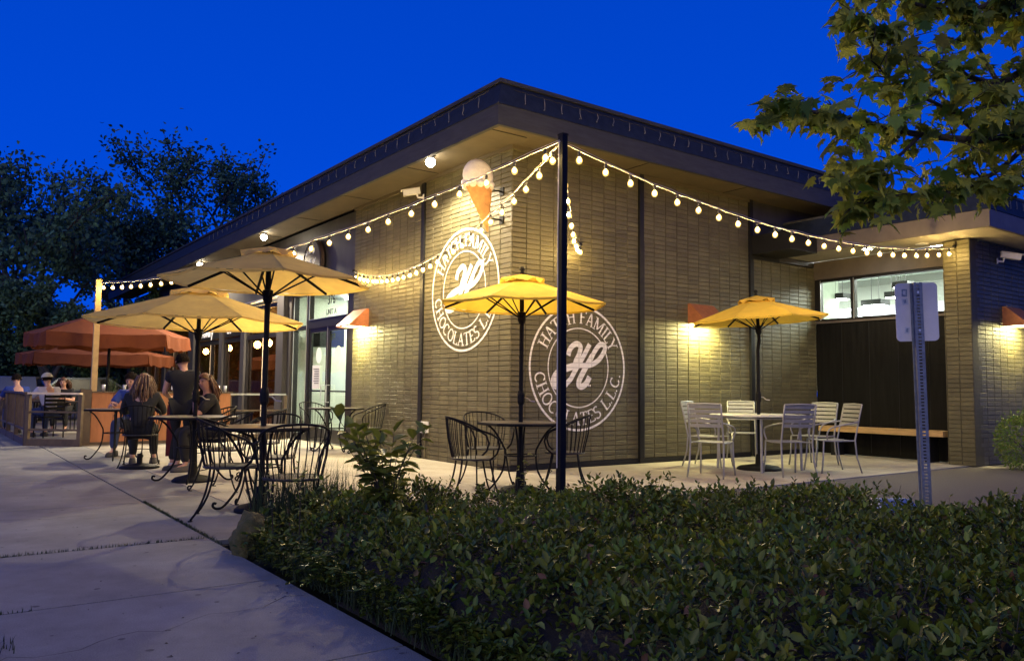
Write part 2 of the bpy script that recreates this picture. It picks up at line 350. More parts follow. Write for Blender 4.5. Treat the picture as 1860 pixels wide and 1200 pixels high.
def brick_mesh(axis, bw, bh):
    k = (axis, round(bw, 4), round(bh, 4))
    if k not in brick_cache:
        g = .0046; a, b, c = bw/2-g, bh/2-g, .004
        t = MB()
        f = (lambda u, w_, d: (u, d, w_)) if axis == 'x' else (lambda u, w_, d: (d, u, w_))
        o = [(-a,-b),(a,-b),(a,b),(-a,b)]; i_ = [(-a+c,-b+c),(a-c,-b+c),(a-c,b-c),(-a+c,b-c)]
        vs = [f(u, w_, .02) for u, w_ in o] + [f(u, w_, .004) for u, w_ in o] + [f(u, w_, 0) for u, w_ in i_]
        fs = [(k2, (k2+1)%4, 4+(k2+1)%4, 4+k2) for k2 in range(4)] + [(4+k2, 4+(k2+1)%4, 8+(k2+1)%4, 8+k2) for k2 in range(4)] + [(8,9,10,11)]
        if axis == 'y': fs = [tuple(reversed(q)) for q in fs]
        t.add(vs, fs); brick_cache[k] = (t, t.mesh('brick', m_brick))
    return brick_cache[k]
for n_, (s_, axis, p, bw, bh, w) in enumerate(allbricks):
    t, me = brick_mesh(axis, bw, bh)
    jit = Vector((0, random.uniform(-.0018,.0012), 0)) if axis == 'x' else Vector((random.uniform(-.0018,.0012), 0, 0))
    if n_ < 300: o = link('brick', me, w, p+jit)
    else: stuffm.setdefault(w.name, (w, MB()))[1].add([Vector(v)+p+jit for v in t.v], t.f)
for w, t in stuffm.values(): t.build('brick_field', m_brick, w, kind='stuff')
# corner piece, black strips, base
MB().box(.0015, .0115, .0015, .0115, 0, ZT).build('corner_joint', m_brick, B)
for box in ((-.03,.05,2.49,2.59,0,ZT), ): MB().box(*box).build('vertical_strip', m_pilaster, B)
MB().box(2.545,2.635,-.04,.05,0,ZT).build('vertical_strip', m_pilaster, B)
MB().box(5.37,5.46,-.04,.05,0,ZT).build('vertical_strip', m_pilaster, B)
for x in (2.642, 5.467): MB().box(x, x+.012, -.035, .0, .09, 3.55).build('strip_edge', m_panel, B)
MB().box(.0, 7.44, -.012, .3, 0, .078).build('base_strip', m_pilaster, B)
MB().box(7.06, 7.195, -3.05, -2.9, 0, 3.7).build('vertical_strip', m_pilaster, B)
MB().box(7.0, 7.445, -2.698, -2.69, 0, 3.7).build('pier_side', m_brick, B)
# eaves
OV = .87; ZS = 4.58; ZM = 4.86; ZTOP = 5.20; XE = 16.0; YE = 26.5
def eave(out_b, out_t, z0, z1, name, m_):
    t = MB(); th = .06
    def ring(o, z): return [(-o, YE, z), (-o, -o, z), (XE, -o, z)]
    a = ring(out_b, z0); b = ring(out_t, z1); a2 = ring(out_b-th, z0); b2 = ring(out_t-th, z1)
    v = a+b+a2+b2
    f = [(0,1,4,3),(1,2,5,4),(6,9,10,7),(7,10,11,8),(0,6,7,1),(1,7,8,2),(3,4,10,9),(4,5,11,10),(0,3,9,6),(2,8,11,5)]
    t.add(v, f); return t.build(name, m_, B)
eave(OV, OV, ZS, ZM, 'lower_fascia', m_fascia)
eave(OV+.012, .745, ZM+.002, ZTOP, 'upper_fascia', m_upfascia)
tr = MB()
tr.box(-.775, -.73, -.73, YE, ZTOP+.003, ZTOP+.055); tr.box(-.775, XE, -.775, -.7305, ZTOP+.003, ZTOP+.055); tr.build('roof_edge_trim', m_fascia, B)
MB().add([(-.73,-.73,ZTOP+.01),(XE,-.73,ZTOP+.01),(XE,YE,ZTOP+.01),(-.73,YE,ZTOP+.01)], [(0,1,2,3)]).build('roof', m_roof, B)
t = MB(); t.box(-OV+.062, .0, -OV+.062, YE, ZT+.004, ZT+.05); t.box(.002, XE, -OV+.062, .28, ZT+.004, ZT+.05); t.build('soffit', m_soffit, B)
t = MB(); t.box(-.035,-.001,.0,5.25,ZT-.05,ZT+.002); t.box(-.035,5.37,-.035,-.002,ZT-.05,ZT+.002); t.build('wall_trim', m_soffit, B)
# soffit joints
t = MB()
for y in (-.4, 2.0, 4.4, 6.8, 9.2, 11.6, 14): t.box(-OV+.07, -.05, y, y+.012, ZT-.004, ZT+.003)
for x in (2.2, 4.6): t.box(x, x+.012, -OV+.07, -.05, ZT-.004, ZT+.003)
t.build('soffit_joint', m_pilaster, B)
# storefront along the long side, y 5.25 .. 26
MB().box(.10, .3, 5.25, YE, 3.22, ZT).build('upper_wall', m_panel, B)
MB().box(.0, .12, 5.25, 5.42, 0, 3.25).build('door_jamb', m_frame, B)
MB().box(-.02, .14, 5.40, 9.02, 3.17, 3.25).build('head_frame', m_frame, B)
MB().box(-.12, .0, 5.30, 16.0, 3.27, 3.30).build('ledge', m_alu, B)
def door(y0, y1, z0, z1, handle_y, label):
    d = MB()
    fw = .075
    d.box(.02,.07,y0,y0+fw,z0,z1).box(.02,.07,y1-fw,y1,z0,z1).box(.02,.07,y0+fw,y1-fw,z1-.10,z1).box(.02,.07,y0+fw,y1-fw,z0,z0+.28).box(.025,.065,y0+fw,y1-fw,1.06,1.09)
    o = d.build('door', m_frame, B, label=label)
    MB().box(.04,.048,y0+fw,y1-fw,z0+.28,z1-.10).build('pane', m_glass, o)
    MB().tube([(.02,handle_y,.85),(-.05,handle_y,.85),(-.05,handle_y,1.2),(.02,handle_y,1.2)], .013).build('handle', m_alu, o)
    MB().box(.014,.019,y0+.002,y0+.014,z0,z1).build('door_edge', m_alu, o)
    # round frosted decal on the glass
    c = (y0+y1)/2; ring = MB(); n = 28
    for k in range(n):
        a, b = 2*PI*k/n, 2*PI*(k+1)/n
        ring.add([(.037, c+.15*math.cos(a), 1.83+.17*math.sin(a)), (.037, c+.15*math.cos(b), 1.83+.17*math.sin(b)), (.037, c, 1.83)], [(0,1,2)])
    ring.build('round_decal', m_greyvinyl, o)
    return o
d1 = door(5.50, 6.48, .02, 2.42, 6.36, 'glass door leaf nearest the brick wall')
d2 = door(6.50, 7.48, .02, 2.42, 6.62, 'glass door leaf with a white notice taped inside')
MB().box(.012,.018,6.85,7.25,1.12,1.62).build('paper_notice', m_white, d2)
t = MB()
for k in range(7): t.box(.0085,.0115,6.9,7.2-random.random()*.08,1.53-k*.05,1.545-k*.05)
t.build('notice_text', m_text, d2)
MB().box(.0,.11,5.42,5.50,0,3.17).box(.0,.11,7.48,7.60,0,3.17).box(.0,.11,5.50,7.48,2.42,2.60).box(.0,.11,8.35,8.43,0,3.17).box(.0,.11,7.60,8.35,2.42,2.50).box(.0,.11,7.60,8.35,0,.15).build('door_frame', m_frame, B)
w1 = MB().box(.05,.058,5.50,7.48,2.60,3.17).build('transom_window', m_glass, B)
MB().box(.05,.058,7.60,8.35,2.50,3.17).build('pane', m_glass, B); MB().box(.05,.058,7.60,8.35,.15,2.42).build('pane', m_glass, B)
MB().box(-.012,.0,8.352,8.366,0,3.17).box(-.012,.0,7.602,7.612,.15,3.17).box(-.012,-.001,5.49,5.50,2.6,3.15).box(-.012,-.001,7.465,7.475,2.6,3.15).box(-.012,-.001,5.51,7.46,2.6,2.612).build('frame_edge', m_alu, B)
def text(s, size, M, m_, parent, name, sx=1, ext=.002, font_w=None):
    cu = bpy.data.curves.new(name, 'FONT'); cu.body = s; cu.size = size; cu.extrude = ext; cu.align_x = 'CENTER'; cu.align_y = 'CENTER'
    if font_w: cu.offset = font_w
    cu.materials.append(m_); tmp = bpy.data.objects.new(name, cu); COL.objects.link(tmp)
    dg = bpy.context.evaluated_depsgraph_get(); dg.update(); me = bpy.data.meshes.new_from_object(tmp.evaluated_get(dg))
    COL.objects.unlink(tmp); bpy.data.objects.remove(tmp); bpy.data.curves.remove(cu)
    if not me.materials: me.materials.append(m_)
    me.transform(M @ Matrix.Diagonal((sx,1,1,1))); return link(name, me, parent)
def onL(x, y, z): return Matrix(((0,0,-1,x),(-1,0,0,y),(0,1,0,z),(0,0,0,1)))     # reads along -y on a face looking -x
def onR(x, y, z): return Matrix(((1,0,0,x),(0,0,-1,y),(0,1,0,z),(0,0,0,1)))
text('376', .27, onL(.046, 6.42, 2.97), m_text, w1, 'street_number', .95)
text('UNIT A', .17, onL(.046, 6.42, 2.72), m_text, w1, 'unit_lettering', .95)
# bar front further along
def bay(y0, y1, mull, sill=.9, head=2.35, m_=m_glassd):
    w = MB(); w.box(.0,.11,y0,y0+.08,0,3.17); w.box(.0,.11,y1-.08,y1,0,3.17); w.box(.0,.11,y0+.08,y1-.08,head,head+.12); w.box(.0,.11,y0+.08,y1-.08,3.08,3.17); w.box(.0,.11,y0+.08,y1-.08,0,sill)
    for ym in mull: w.box(.0,.11,ym-.03,ym+.03,sill,head)
    o = w.build('window', m_frame, B)
    MB().box(.05,.058,y0+.08,y1-.08,sill,head).box(.05,.058,y0+.08,y1-.08,head+.12,3.08).build('pane', m_, o)
    e = MB(); e.box(-.012,-.001,y0+.084,y0+.10,sill,head)
    for ym in mull: e.box(-.012,-.001,ym-.006,ym+.008,sill,head)
    e.build('frame_edge', m_rail, o); return o
MB().box(-.16,.12,8.62,9.05,0,3.26).build('pier', m_panel, B)
MB().box(-.05,.1,8.43,8.62,0,3.26).build('pier', m_panel, B)
bay(9.05, 11.7, [10.4], .1); bay(12.0, 13.6, []); bay(13.9, 16.6, [14.9]); bay(17.2, 20.2, [18.2,19.2]); bay(20.6, 25.5, [21.8,23,24.2])
for a, b in ((11.7,12.0),(13.6,13.9),(16.6,17.2),(20.2,20.6),(25.5,26.5)): MB().box(-.06,.1,a,b,0,3.26).build('pier', m_panel, B)
bsign = MB().box(-.02,-.001,13.95,16.5,2.50,3.05).build('sign_panel', m_frame, B)
text('Brewery', .42, onL(-.024, 15.35, 2.72), m_textw, bsign, 'sign_lettering', .95, .004, .008)
bs2 = MB().box(-.02,-.001,12.08,13.55,2.50,3.05).build('sign_panel', m_frame, B)
text('Ce', .40, onL(-.024, 13.15, 2.72), m_textw, bs2, 'sign_lettering', .9, .004, .008)
# round dark sign high beside the door
sg = thing('round_wall_sign', 'round dark brown sign with small pale scribbles above the glass doors', 'sign', (0,7.35,3.86))
MB().prism([(.50*math.cos(2*PI*k/28), .50*math.sin(2*PI*k/28)) for k in range(28)], 0, .08, lambda a,b,h: (.05-h, a, b)).build('disc', mat('dark_brown_sign', (.05,.032,.026), .6, noise=.3), sg)
MB().tube([(-.036,.47*math.cos(2*PI*k/28), .47*math.sin(2*PI*k/28)) for k in range(29)], .010, 4, False).build('rim', m_pilaster, sg)
t = MB()
for (y, z) in ((.30,.22),(.12,.26),(-.1,.24),(.28,.02),(.06,.04),(-.16,.02),(.22,-.2),(-.02,-.22),(-.22,-.18)):
    t.tube(catmull([(-.036,y+.06*random.uniform(.5,1),z-.06),(-.036,y+.03,z+.05*random.uniform(.3,1)),(-.036,y-.01,z-.04),(-.036,y-.05*random.uniform(.3,1),z+.06)], 3), .0055, 4)
t.build('pale_marks', m_textw, sg)
# interiors
t = MB(); t.box(.6, 5.5, 5.3, 5.36, 0, 3.3).box(5.5, 5.6, 5.3, 9.3, 0, 3.3).box(.3, 5.5, 9.2, 9.26, 0, 3.3).box(.3,5.5,5.36,9.2,3.3,3.36); t.build('interior_wall', m_roomgreen, B)
MB().box(.12,5.5,5.36,9.2,-.02,-.004).build('interior_floor', m_conc2, B)
for y in (6.4, 8.2):
    MB().box(1.2,3.6,y-.15,y+.15,3.22,3.28).build('ceiling_lamp', m_room_lamp, B)
MB().box(.6,1.2,8.3,8.9,2.1,2.6).build('wall_speaker', m_pilaster, B)
t = MB().box(2.4,3.6,5.9,8.4,0,1.0); t.build('shop_counter', m_roomdark, B)
MB().box(2.3,3.7,5.8,8.5,1.0,1.05).build('counter_top', m_white, B)
pot = MB().lathe([(.14,0),(.18,.35),(.2,.4)],12,(1.0,7.0,0)).build('flower_pot', m_copper, B)
t = MB()
for i in range(40):
    a = random.uniform(0,6.28); p0 = Vector((1.0,7.0,.38)); p1 = p0+Vector((math.cos(a)*.2, math.sin(a)*.2, random.uniform(.2,.5)))
    t.tube([p0, (p0+p1)/2+Vector((0,0,.08)), p1], [.012,.02,.002], 4)
t.build('pot_leaves', m_bigleaf, pot)
# bar room
t = MB(); t.box(4.5,4.6,9.3,26,0,3.3).box(.3,4.5,25.9,26,0,3.3).box(.12,4.5,9.27,26,3.3,3.36); t.build('interior_wall', m_roomdark, B)
MB().box(.12,4.5,9.27,26,-.02,-.004).build('interior_floor', m_roomdark, B)
for i, (x, y) in enumerate(((1.4,10.2),(2.4,11.2),(1.5,14.3),(1.6,15.6),(1.6,18.5),(1.8,22),(2.6,12.8))):
    o = MB().ball((x,y,2.45), .11).build('pendant_lamp', m_warm_lamp, B); MB().tube([(x,y,2.56),(x,y,3.3)], .008, 4).build('lamp_cord', m_socket, o)
MB().box(.14,.17,14.02,14.80,.95,2.25).build('blind', m_curtain, B); MB().box(.14,.17,15.02,16.45,.95,2.05).build('blind', m_curtain, B)
for i in range(14): MB().box(3.9,4.45,10.0+i*.12,10.09+i*.12,1.2+(i%3)*.4,1.45+(i%3)*.4).build('bar_bottle', m_curtain if i%2 else m_wood, B)
# wing at the right, with the bench bay
MB().box(7.45,7.6,-2.69,.0,.0,2.50).build('black_panel', m_blackpanel, B)
t = MB()
for y in (-.55,-1.1,-1.65,-2.2): t.box(7.444,7.4485,y,y+.008,.06,2.48)
t.build('panel_joint', m_pilaster, B)
MB().box(7.435,7.6,-2.69,.0,2.503,2.55).build('window_sill', m_wfascia, B)
wf = MB().box(7.42,7.52,-2.69,-2.52,2.553,3.36).box(7.42,7.52,-.12,.0,2.553,3.36).box(7.42,7.52,-2.52,-.12,3.31,3.36).box(7.42,7.52,-2.52,-.12,2.553,2.585).box(7.42,7.52,-.84,-.76,2.585,3.31).build('window', m_frame, B)
MB().box(7.47,7.477,-2.52,-.84,2.585,3.31).box(7.47,7.477,-.76,-.12,2.585,3.31).build('pane', m_glass, wf)
t = MB().box(7.408,7.419,-.832,-.818,2.56,3.34).box(7.408,7.419,-.135,-.123,2.56,3.34).box(7.408,7.419,-2.532,-2.521,2.56,3.34); t.build('frame_edge', m_alu, wf)
MB().box(7.40,7.6,-2.69,.0,3.363,3.72).build('beam', m_wfascia, B)
t = MB(); t.box(7.62,15,5.0,5.1,1.2,4.2).box(15,15.1,-3,5.1,1.2,4.2); t.box(7.62,15,-3.0,-2.9,1.2,4.2).box(7.61,7.70,.02,5.0,1.2,4.2); t.build('interior_wall', m_roomwhite, B)
MB().box(7.62,15,-2.9,5.0,4.2,4.24).build('interior_ceiling', m_roomwhite, B)
MB().box(13.3,13.38,-2.8,4.9,1.2,3.42).build('lavender_partition', m_lav, B)
MB().box(8.3,9.9,1.02,1.10,1.2,3.75).build('interior_cabinet', mat('sage_cabinet', (.20,.24,.18), .6, noise=.1), B)
t = MB()
for k in range(9): t.box(13.29,13.299,-2.6+k*.8,-2.59+k*.8,1.3,3.42)
for k in range(6): t.box(8.0+k*1.1,8.03+k*1.1,-2.9,5.0,4.185,4.2)
t.build('interior_seam', m_greyvinyl, B)
for (px, py, dd, sc_) in ((1524,538,18.2,1.0),(1590,549,18.0,1.15),(1624,534,17.2,.75),(1640,516,16.6,.8)):
    q = pd(px, py, dd); x, y, z = q; w_ = .17*sc_
    o = MB().box(x-w_,x+w_,y-w_*1.2,y+w_*1.2,z-.07,z+.05).build('pendant_lamp', m_pilaster, B)
    MB().tube([(x-w_*.8,y,z+.05),(x-w_*.8,y,4.2)], .006, 4).tube([(x+w_*.8,y,z+.05),(x+w_*.8,y,4.2)], .006, 4).build('lamp_rod', m_pilaster, o)
    MB().box(x-w_*.8,x+w_*.8,y-w_,y+w_,z-.082,z-.072).build('lamp_glow', m_cool_lamp, o)
MB().box(8.6,12.8,-1.9,-1.2,4.13,4.17).build('ceiling_lamp', m_cool_lamp, B)
MB().box(8.6,12.8,2.9,3.4,4.13,4.17).build('ceiling_lamp', m_cool_lamp, B)
# wing eaves
WX, WY, WZ0, WZ1, WZ2 = 6.2, -3.78, 3.70, 3.97, 4.32
t = MB(); t.box(WX,WX+.05,WY+.05,-.05,WZ0,WZ1); t.box(WX,XE,WY,WY+.049,WZ0,WZ1); t.build('lower_fascia', m_wfascia, B)
def slope(x0, y0, x1, y1, z0, z1):
    return MB().add([(x0,-.05,z0),(x0,y0,z0),(XE,y0,z0),(x1,-.05,z1),(x1,y1,z1),(XE,y1,z1),(x0+.1,-.05,z0),(x0+.1,y0+.1,z0),(XE,y0+.1,z0)], [(0,1,4,3),(1,2,5,4),(0,6,7,1),(1,7,8,2)])
slope(WX-.012, WY-.012, WX+.13, WY+.13, WZ1+.003, WZ2).build('upper_fascia', m_upfascia, B)
MB().box(WX+.13,XE,WY+.13,-.06,WZ2+.002,WZ2+.04).build('roof', m_roof, B)
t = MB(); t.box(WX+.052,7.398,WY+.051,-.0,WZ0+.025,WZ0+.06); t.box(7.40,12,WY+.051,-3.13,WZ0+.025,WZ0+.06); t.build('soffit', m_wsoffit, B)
MB().box(5.46,WX+.05,-.03,.02,3.59,3.66).build('wall_trim', m_pilaster, B)
MB().box(5.40,WX,-.86,.0,3.66,4.0).build('link_panel', m_pilaster, B)
MB().box(5.5,7.6,.02,.3,3.62,ZT).build('upper_wall', m_panel, B); MB().box(7.6,XE,.02,.3,4.26,ZT).build('upper_wall', m_panel, B)
cl = MB().lathe([(.10,0),(.11,.012),(.09,.02)], 20, (6.7,-1.53,3.705)).build('recessed_downlight', m_white, B)
MB().lathe([(.075,0),(.075,.004)], 16, (6.7,-1.53,3.700)).build('lamp_lens', m_cool_lamp, cl)
la = bpy.data.lights.new('downlight', 'SPOT'); la.energy = 95; la.spot_size = R(115); la.spot_blend = .6; la.shadow_soft_size = .06; la.color = (1,.93,.62)
lo = bpy.data.objects.new('downlight', la); COL.objects.link(lo); lo.parent = cl; lo.location = (6.7,-1.53,3.66)
# second downlight beside the pier
cl2 = MB().lathe([(.10,0),(.11,.012),(.09,.02)], 20, (7.0,-2.35,3.705)).build('recessed_downlight', m_white, B)

# painted logos ---------------------------------------------------------------
def paint_mat(name, ax, z0, h, a0, w):
    M = mat(name, (.86,.84,.80), .7, noise=.07, nscale=14, bump=.3, bscale=60); N = M.node_tree.nodes; L = M.node_tree.links
    g = N.new('ShaderNodeNewGeometry'); sp = N.new('ShaderNodeSeparateXYZ'); L.new(g.outputs['Position'], sp.inputs[0]); outs = []
    for o_, off_, per, wd in ((sp.outputs[2], z0, h, .0085/h), (sp.outputs[ax], a0, w, .0085/w)):
        a = N.new('ShaderNodeMath'); a.operation = 'SUBTRACT'; a.inputs[1].default_value = off_; L.new(o_, a.inputs[0])
        d = N.new('ShaderNodeMath'); d.operation = 'DIVIDE'; d.inputs[1].default_value = per; L.new(a.outputs[0], d.inputs[0])
        f = N.new('ShaderNodeMath'); f.operation = 'PINGPONG'; f.inputs[1].default_value = .5; L.new(d.outputs[0], f.inputs[0])
        c = N.new('ShaderNodeMath'); c.operation = 'LESS_THAN'; c.inputs[1].default_value = wd; L.new(f.outputs[0], c.inputs[0]); outs.append(c)
    mxx = N.new('ShaderNodeMath'); mxx.operation = 'MAXIMUM'; L.new(outs[0].outputs[0], mxx.inputs[0]); L.new(outs[1].outputs[0], mxx.inputs[1])
    sc = N.new('ShaderNodeMath'); sc.operation = 'MULTIPLY'; sc.inputs[1].default_value = .26; L.new(mxx.outputs[0], sc.inputs[0])
    t = N.new('ShaderNodeBsdfTransparent'); ms = N.new('ShaderNodeMixShader'); L.new(sc.outputs[0], ms.inputs[0]); L.new(N['Principled BSDF'].outputs[0], ms.inputs[1]); L.new(t.outputs[0], ms.inputs[2]); L.new(ms.outputs[0], N['Material Output'].inputs[0]); return M
m_paint = {'L': paint_mat('wall_paint', 1, 0, ZT/63, .012, 2.478/9), 'R': paint_mat('wall_paint_right', 0, .08, 4.6/62, .012, 2.533/10)}
def arcpts(cx, cy, rx, ry, a0, a1, n=10): return [(cx+rx*math.cos(R(a0+(a1-a0)*i/n)), cy+ry*math.sin(R(a0+(a1-a0)*i/n))) for i in range(n+1)]
TH, TN = .13, .075
def ser(x, y, w=.16): return ([(x-w, y), (x+w, y)], .05)
GL = {
 'H': (.78, [([(.15,0),(.15,1)],TH),([(.63,0),(.63,1)],TH),([(.15,.52),(.63,.52)],TN),ser(.15,.02),ser(.15,.98),ser(.63,.02),ser(.63,.98)]),
 'A': (.78, [([(.12,0),(.38,1)],TN),([(.38,1),(.66,0)],TH),([(.22,.36),(.56,.36)],TN),ser(.12,.02,.13),ser(.66,.02,.14)]),
 'T': (.66, [([(.33,0),(.33,1)],TH),([(.02,.97),(.64,.97)],TN),([(.03,.99),(.03,.84)],TN),([(.63,.99),(.63,.84)],TN),ser(.33,.02,.15)]),
 'C': (.68, [(arcpts(.36,.5,.30,.46,48,312,14),.11),([(.56,.98),(.58,.76)],TN)]),
 'F': (.60, [([(.15,0),(.15,1)],TH),([(.15,.97),(.54,.97)],TN),([(.15,.53),(.44,.53)],TN),([(.54,.99),(.55,.82)],TN),ser(.15,.02),ser(.12,.98,.1)]),
 'M': (.98, [([(.14,0),(.16,1)],TN),([(.16,1),(.47,.12)],TH),([(.47,.12),(.78,1)],TN),([(.78,1),(.82,0)],TH),ser(.14,.02,.13),ser(.82,.02,.15),ser(.12,.98,.1),ser(.84,.98,.1)]),
 'I': (.36, [([(.18,0),(.18,1)],TH),ser(.18,.02,.15),ser(.18,.98,.15)]),
 'L': (.58, [([(.15,0),(.15,1)],TH),([(.15,.03),(.53,.03)],TN),([(.53,.02),(.55,.2)],TN),ser(.15,.98)]),
 'Y': (.70, [([(.36,0),(.36,.45)],TH),([(.36,.45),(.10,1)],TH),([(.36,.45),(.60,1)],TN),ser(.36,.02,.15),ser(.10,.98,.12),ser(.60,.98,.11)]),
 'O': (.76, [(arcpts(.38,.5,.31,.47,0,360,20),.11)]),
 'E': (.60, [([(.15,0),(.15,1)],TH),([(.15,.97),(.54,.97)],TN),([(.15,.52),(.44,.52)],TN),([(.15,.03),(.55,.03)],TN),([(.55,.02),(.57,.2)],TN),([(.54,.99),(.55,.82)],TN),ser(.12,.98,.08),ser(.12,.02,.08)]),
 'S': (.56, [(arcpts(.28,.74,.20,.23,30,230,9)+arcpts(.28,.26,.21,.24,60,-150,10),.11)]),
 '.': (.24, [([(.07,.06),(.17,.06)],.12)]), ' ': (.38, []),
}
def ribbon(t, pts, w, f, off=None):
    P = [Vector((a, b)) for a, b in pts]
    Q = []
    for a, b in zip(P[:-1], P[1:]):
        k = max(1, int((b-a).length/.08)); Q += [a+(b-a)*i/k for i in range(k)]
    Q.append(P[-1]); ws = w if isinstance(w, (list, tuple)) else None
    vs = []
    for i, p in enumerate(Q):
        d = (Q[min(i+1, len(Q)-1)]-Q[max(i-1, 0)]); d = d.normalized() if d.length > 0 else Vector((1,0)); n = Vector((-d.y, d.x))
        ww = (w if ws is None else ws[min(int(i/len(Q)*len(ws)), len(ws)-1)])/2
        g_ = lambda q: tuple(Vector(f(*q))+off*(i*.00006)) if off is not None else f(*q)
        vs += [g_(p+n*ww), g_(p-n*ww)]
    t.add(vs, [(2*i, 2*i+1, 2*i+3, 2*i+2) for i in range(len(Q)-1)])
def logo(name, label, place, Rr, mp_):
    base = place(0, 0, 0); root = thing(name, label, 'painted logo', base)
    P = lambda u, v, d=0: tuple(Vector(place(u*Rr, v*Rr, d)) - Vector(base))
    for nm, r0, r1 in (('outer_ring', .965, 1.0), ('inner_ring', .615, .635)):
        t = MB(); n = 96; vs = []
        for k in range(n):
            a = 2*PI*k/n; vs += [P(r0*math.cos(a), r0*math.sin(a)), P(r1*math.cos(a), r1*math.sin(a))]
        t.add(vs, [(2*k, 2*k+1, (2*k+3)%(2*n), (2*k+2)%(2*n)) for k in range(n)]); t.build(nm, mp_, root)
    lay = 0
    for s, span, top in (('HATCH FAMILY', 67, True), ('CHOCOLATES L.L.C.', 84, False)):
        tot = sum(GL[c][0] for c in s)
        k = 2*R(span)/tot; x = 0
        for ch in s:
            w, st = GL[ch]
            if st:
                t = MB(); 
                for q, (pts, th) in enumerate(st):
                    dd = .0006*q
                    if top: f = lambda a, b, x=x, dd=dd: P((.705+.205*b)*math.sin((x+a)*k-R(span)), (.705+.205*b)*math.cos((x+a)*k-R(span)), dd)
                    else: f = lambda a, b, x=x, dd=dd: P((.905-.205*b)*math.sin((x+a)*k-R(span)), -(.905-.205*b)*math.cos((x+a)*k-R(span)), dd)
                    ribbon(t, pts, th, f)
                t.build('painted_letter', mp_, root)
            x += w
    N_ = lambda L_: [((a-466)/418, -(b-580)/545) for a, b in L_]
    t = MB()
    A = catmull([(*p, 0) for p in N_([(372,478),(392,415),(440,375),(478,395),(468,460),(440,520),(430,560)])], 6)
    ribbon(t, [(p.x, p.y) for p in A], .09, lambda a, b: P(a, b, .0006))
    Bc = catmull([(*p, 0) for p in N_([(560,372),(520,450),(480,525),(430,610),(385,690),(320,738),(262,735),(252,680),(290,622),(380,580),(470,560),(560,555),(640,505),(692,420),(690,375),(650,372),(610,420),(560,510),(510,600),(470,680),(462,728),(490,742),(530,710),(556,655)])], 6)
    ribbon(t, [(p.x, p.y) for p in Bc], [.085]*4+[.11]*5+[.085]*6+[.10]*6, lambda a, b: P(a, b, .0012), Vector(P(0,0,1))-Vector(P(0,0,0)))
    t.build('script_letter', mp_, root)
    t = MB()
    for dx in (0, .03): ribbon(t, [(.20+dx,-.28),(.22+dx,-.28)], .03, lambda a, b: P(a, b, 0))
    t.build('trademark_mark', mp_, root)
    return root
logo('painted_logo', 'round white logo painted left of the building corner, behind the yellow umbrella canopy', lambda u, v, d: (-.004-d, 1.255-u, 2.69+v), .965, m_paint['L'])
logo('painted_logo', 'round white logo painted right of the building corner, crossed by the black pole', lambda u, v, d: (1.28+u, -.004-d, 1.49+v), .955, m_paint['R'])

# ------------------------------------------------------------------ things fixed to the building
def area(name, parent, loc, size, energy, col, rot=(0,0,0), shape=None, spread=None):
    l = bpy.data.lights.new(name, 'AREA'); l.energy = energy; l.color = col; l.size = size[0]; l.shape = 'RECTANGLE'; l.size_y = size[1]
    if spread: l.spread = R(spread)
    o = bpy.data.objects.new(name, l); COL.objects.link(o); o.parent = parent; o.location = loc; o.rotation_euler = rot; return o
def sconce(loc, rz, label, e=26):
    s = thing('wall_sconce', label, 'wall lamp', loc, rz, 'copper wedge wall lamps')   # local: wall plane y=0, faces -y
    w, h, d = .30, .34, .40
    t = MB(); th = .012
    P = [(0,0),(0,h),(-.05,h),(-d,.02),(-d,0)]
    for x0, x1 in ((-w, -w+th), (w-th, w)): t.prism(P, x0, x1, lambda a, b, hh: (hh, a, b))
    t.add([(-w+th,-.05,h),(w-th,-.05,h),(w-th,-d,.02),(-w+th,-d,.02),(-w+th,-.05,h-th),(w-th,-.05,h-th),(w-th,-d+th,.02),(-w+th,-d+th,.02)], [(0,1,2,3),(7,6,5,4),(0,3,7,4),(1,5,6,2)])
    t.box(-w+th, w-th, -.05, -.004, h-th, h).box(-w+th,w-th,-d,-d+th,0,.02)
    t.build('hood', m_copper, s)
    MB().box(-w+.02, w-.02, -d+.02, -.02, .018, .03).build('lens', m_lens, s)
    area('lamp', s, (0,-d*.42,.012), (.46,.28), e, (1,.86,.34), (R(24),0,0))
    return s
sconce((0,4.86,2.30), R(-90), 'copper wedge wall lamp glowing down the bricks beside the glass doors', 130)
sconce((4.02,0,2.30), 0, 'copper wedge wall lamp half hidden behind the right hand yellow umbrella', 130)
sconce((8.42,-3.12,2.32), 0, 'copper wedge wall lamp at the right edge on the projecting wing', 80)
def floodlight(x, y, label, e):
    s = thing('eave_floodlight', label, 'floodlight', (x, y, ZT), 0, 'floodlights under the long eave')
    MB().lathe([(.06,0),(.07,-.03),(.05,-.05)], 14).build('mount', m_pilaster, s)
    MB().ball((0,0,-.095), .075, 12, 8).build('lamp_globe', m_flood, s, True)
    l = bpy.data.lights.new('lamp', 'SPOT'); l.energy = e; l.spot_size = R(150); l.spot_blend = .5; l.shadow_soft_size = .06; l.color = (1,.84,.58)
    o = bpy.data.objects.new('lamp', l); COL.objects.link(o); o.parent = s; o.location = (0,0,-.17); return s
floodlight(-.66, 1.22, 'bright round floodlight under the eave nearest the building corner', 850)
floodlight(-.56, 8.95, 'bright floodlight under the eave just above the peak of the front cream umbrella', 2500)
floodlight(-.56, 14.3, 'bright floodlight farthest along the long eave on the left', 900)
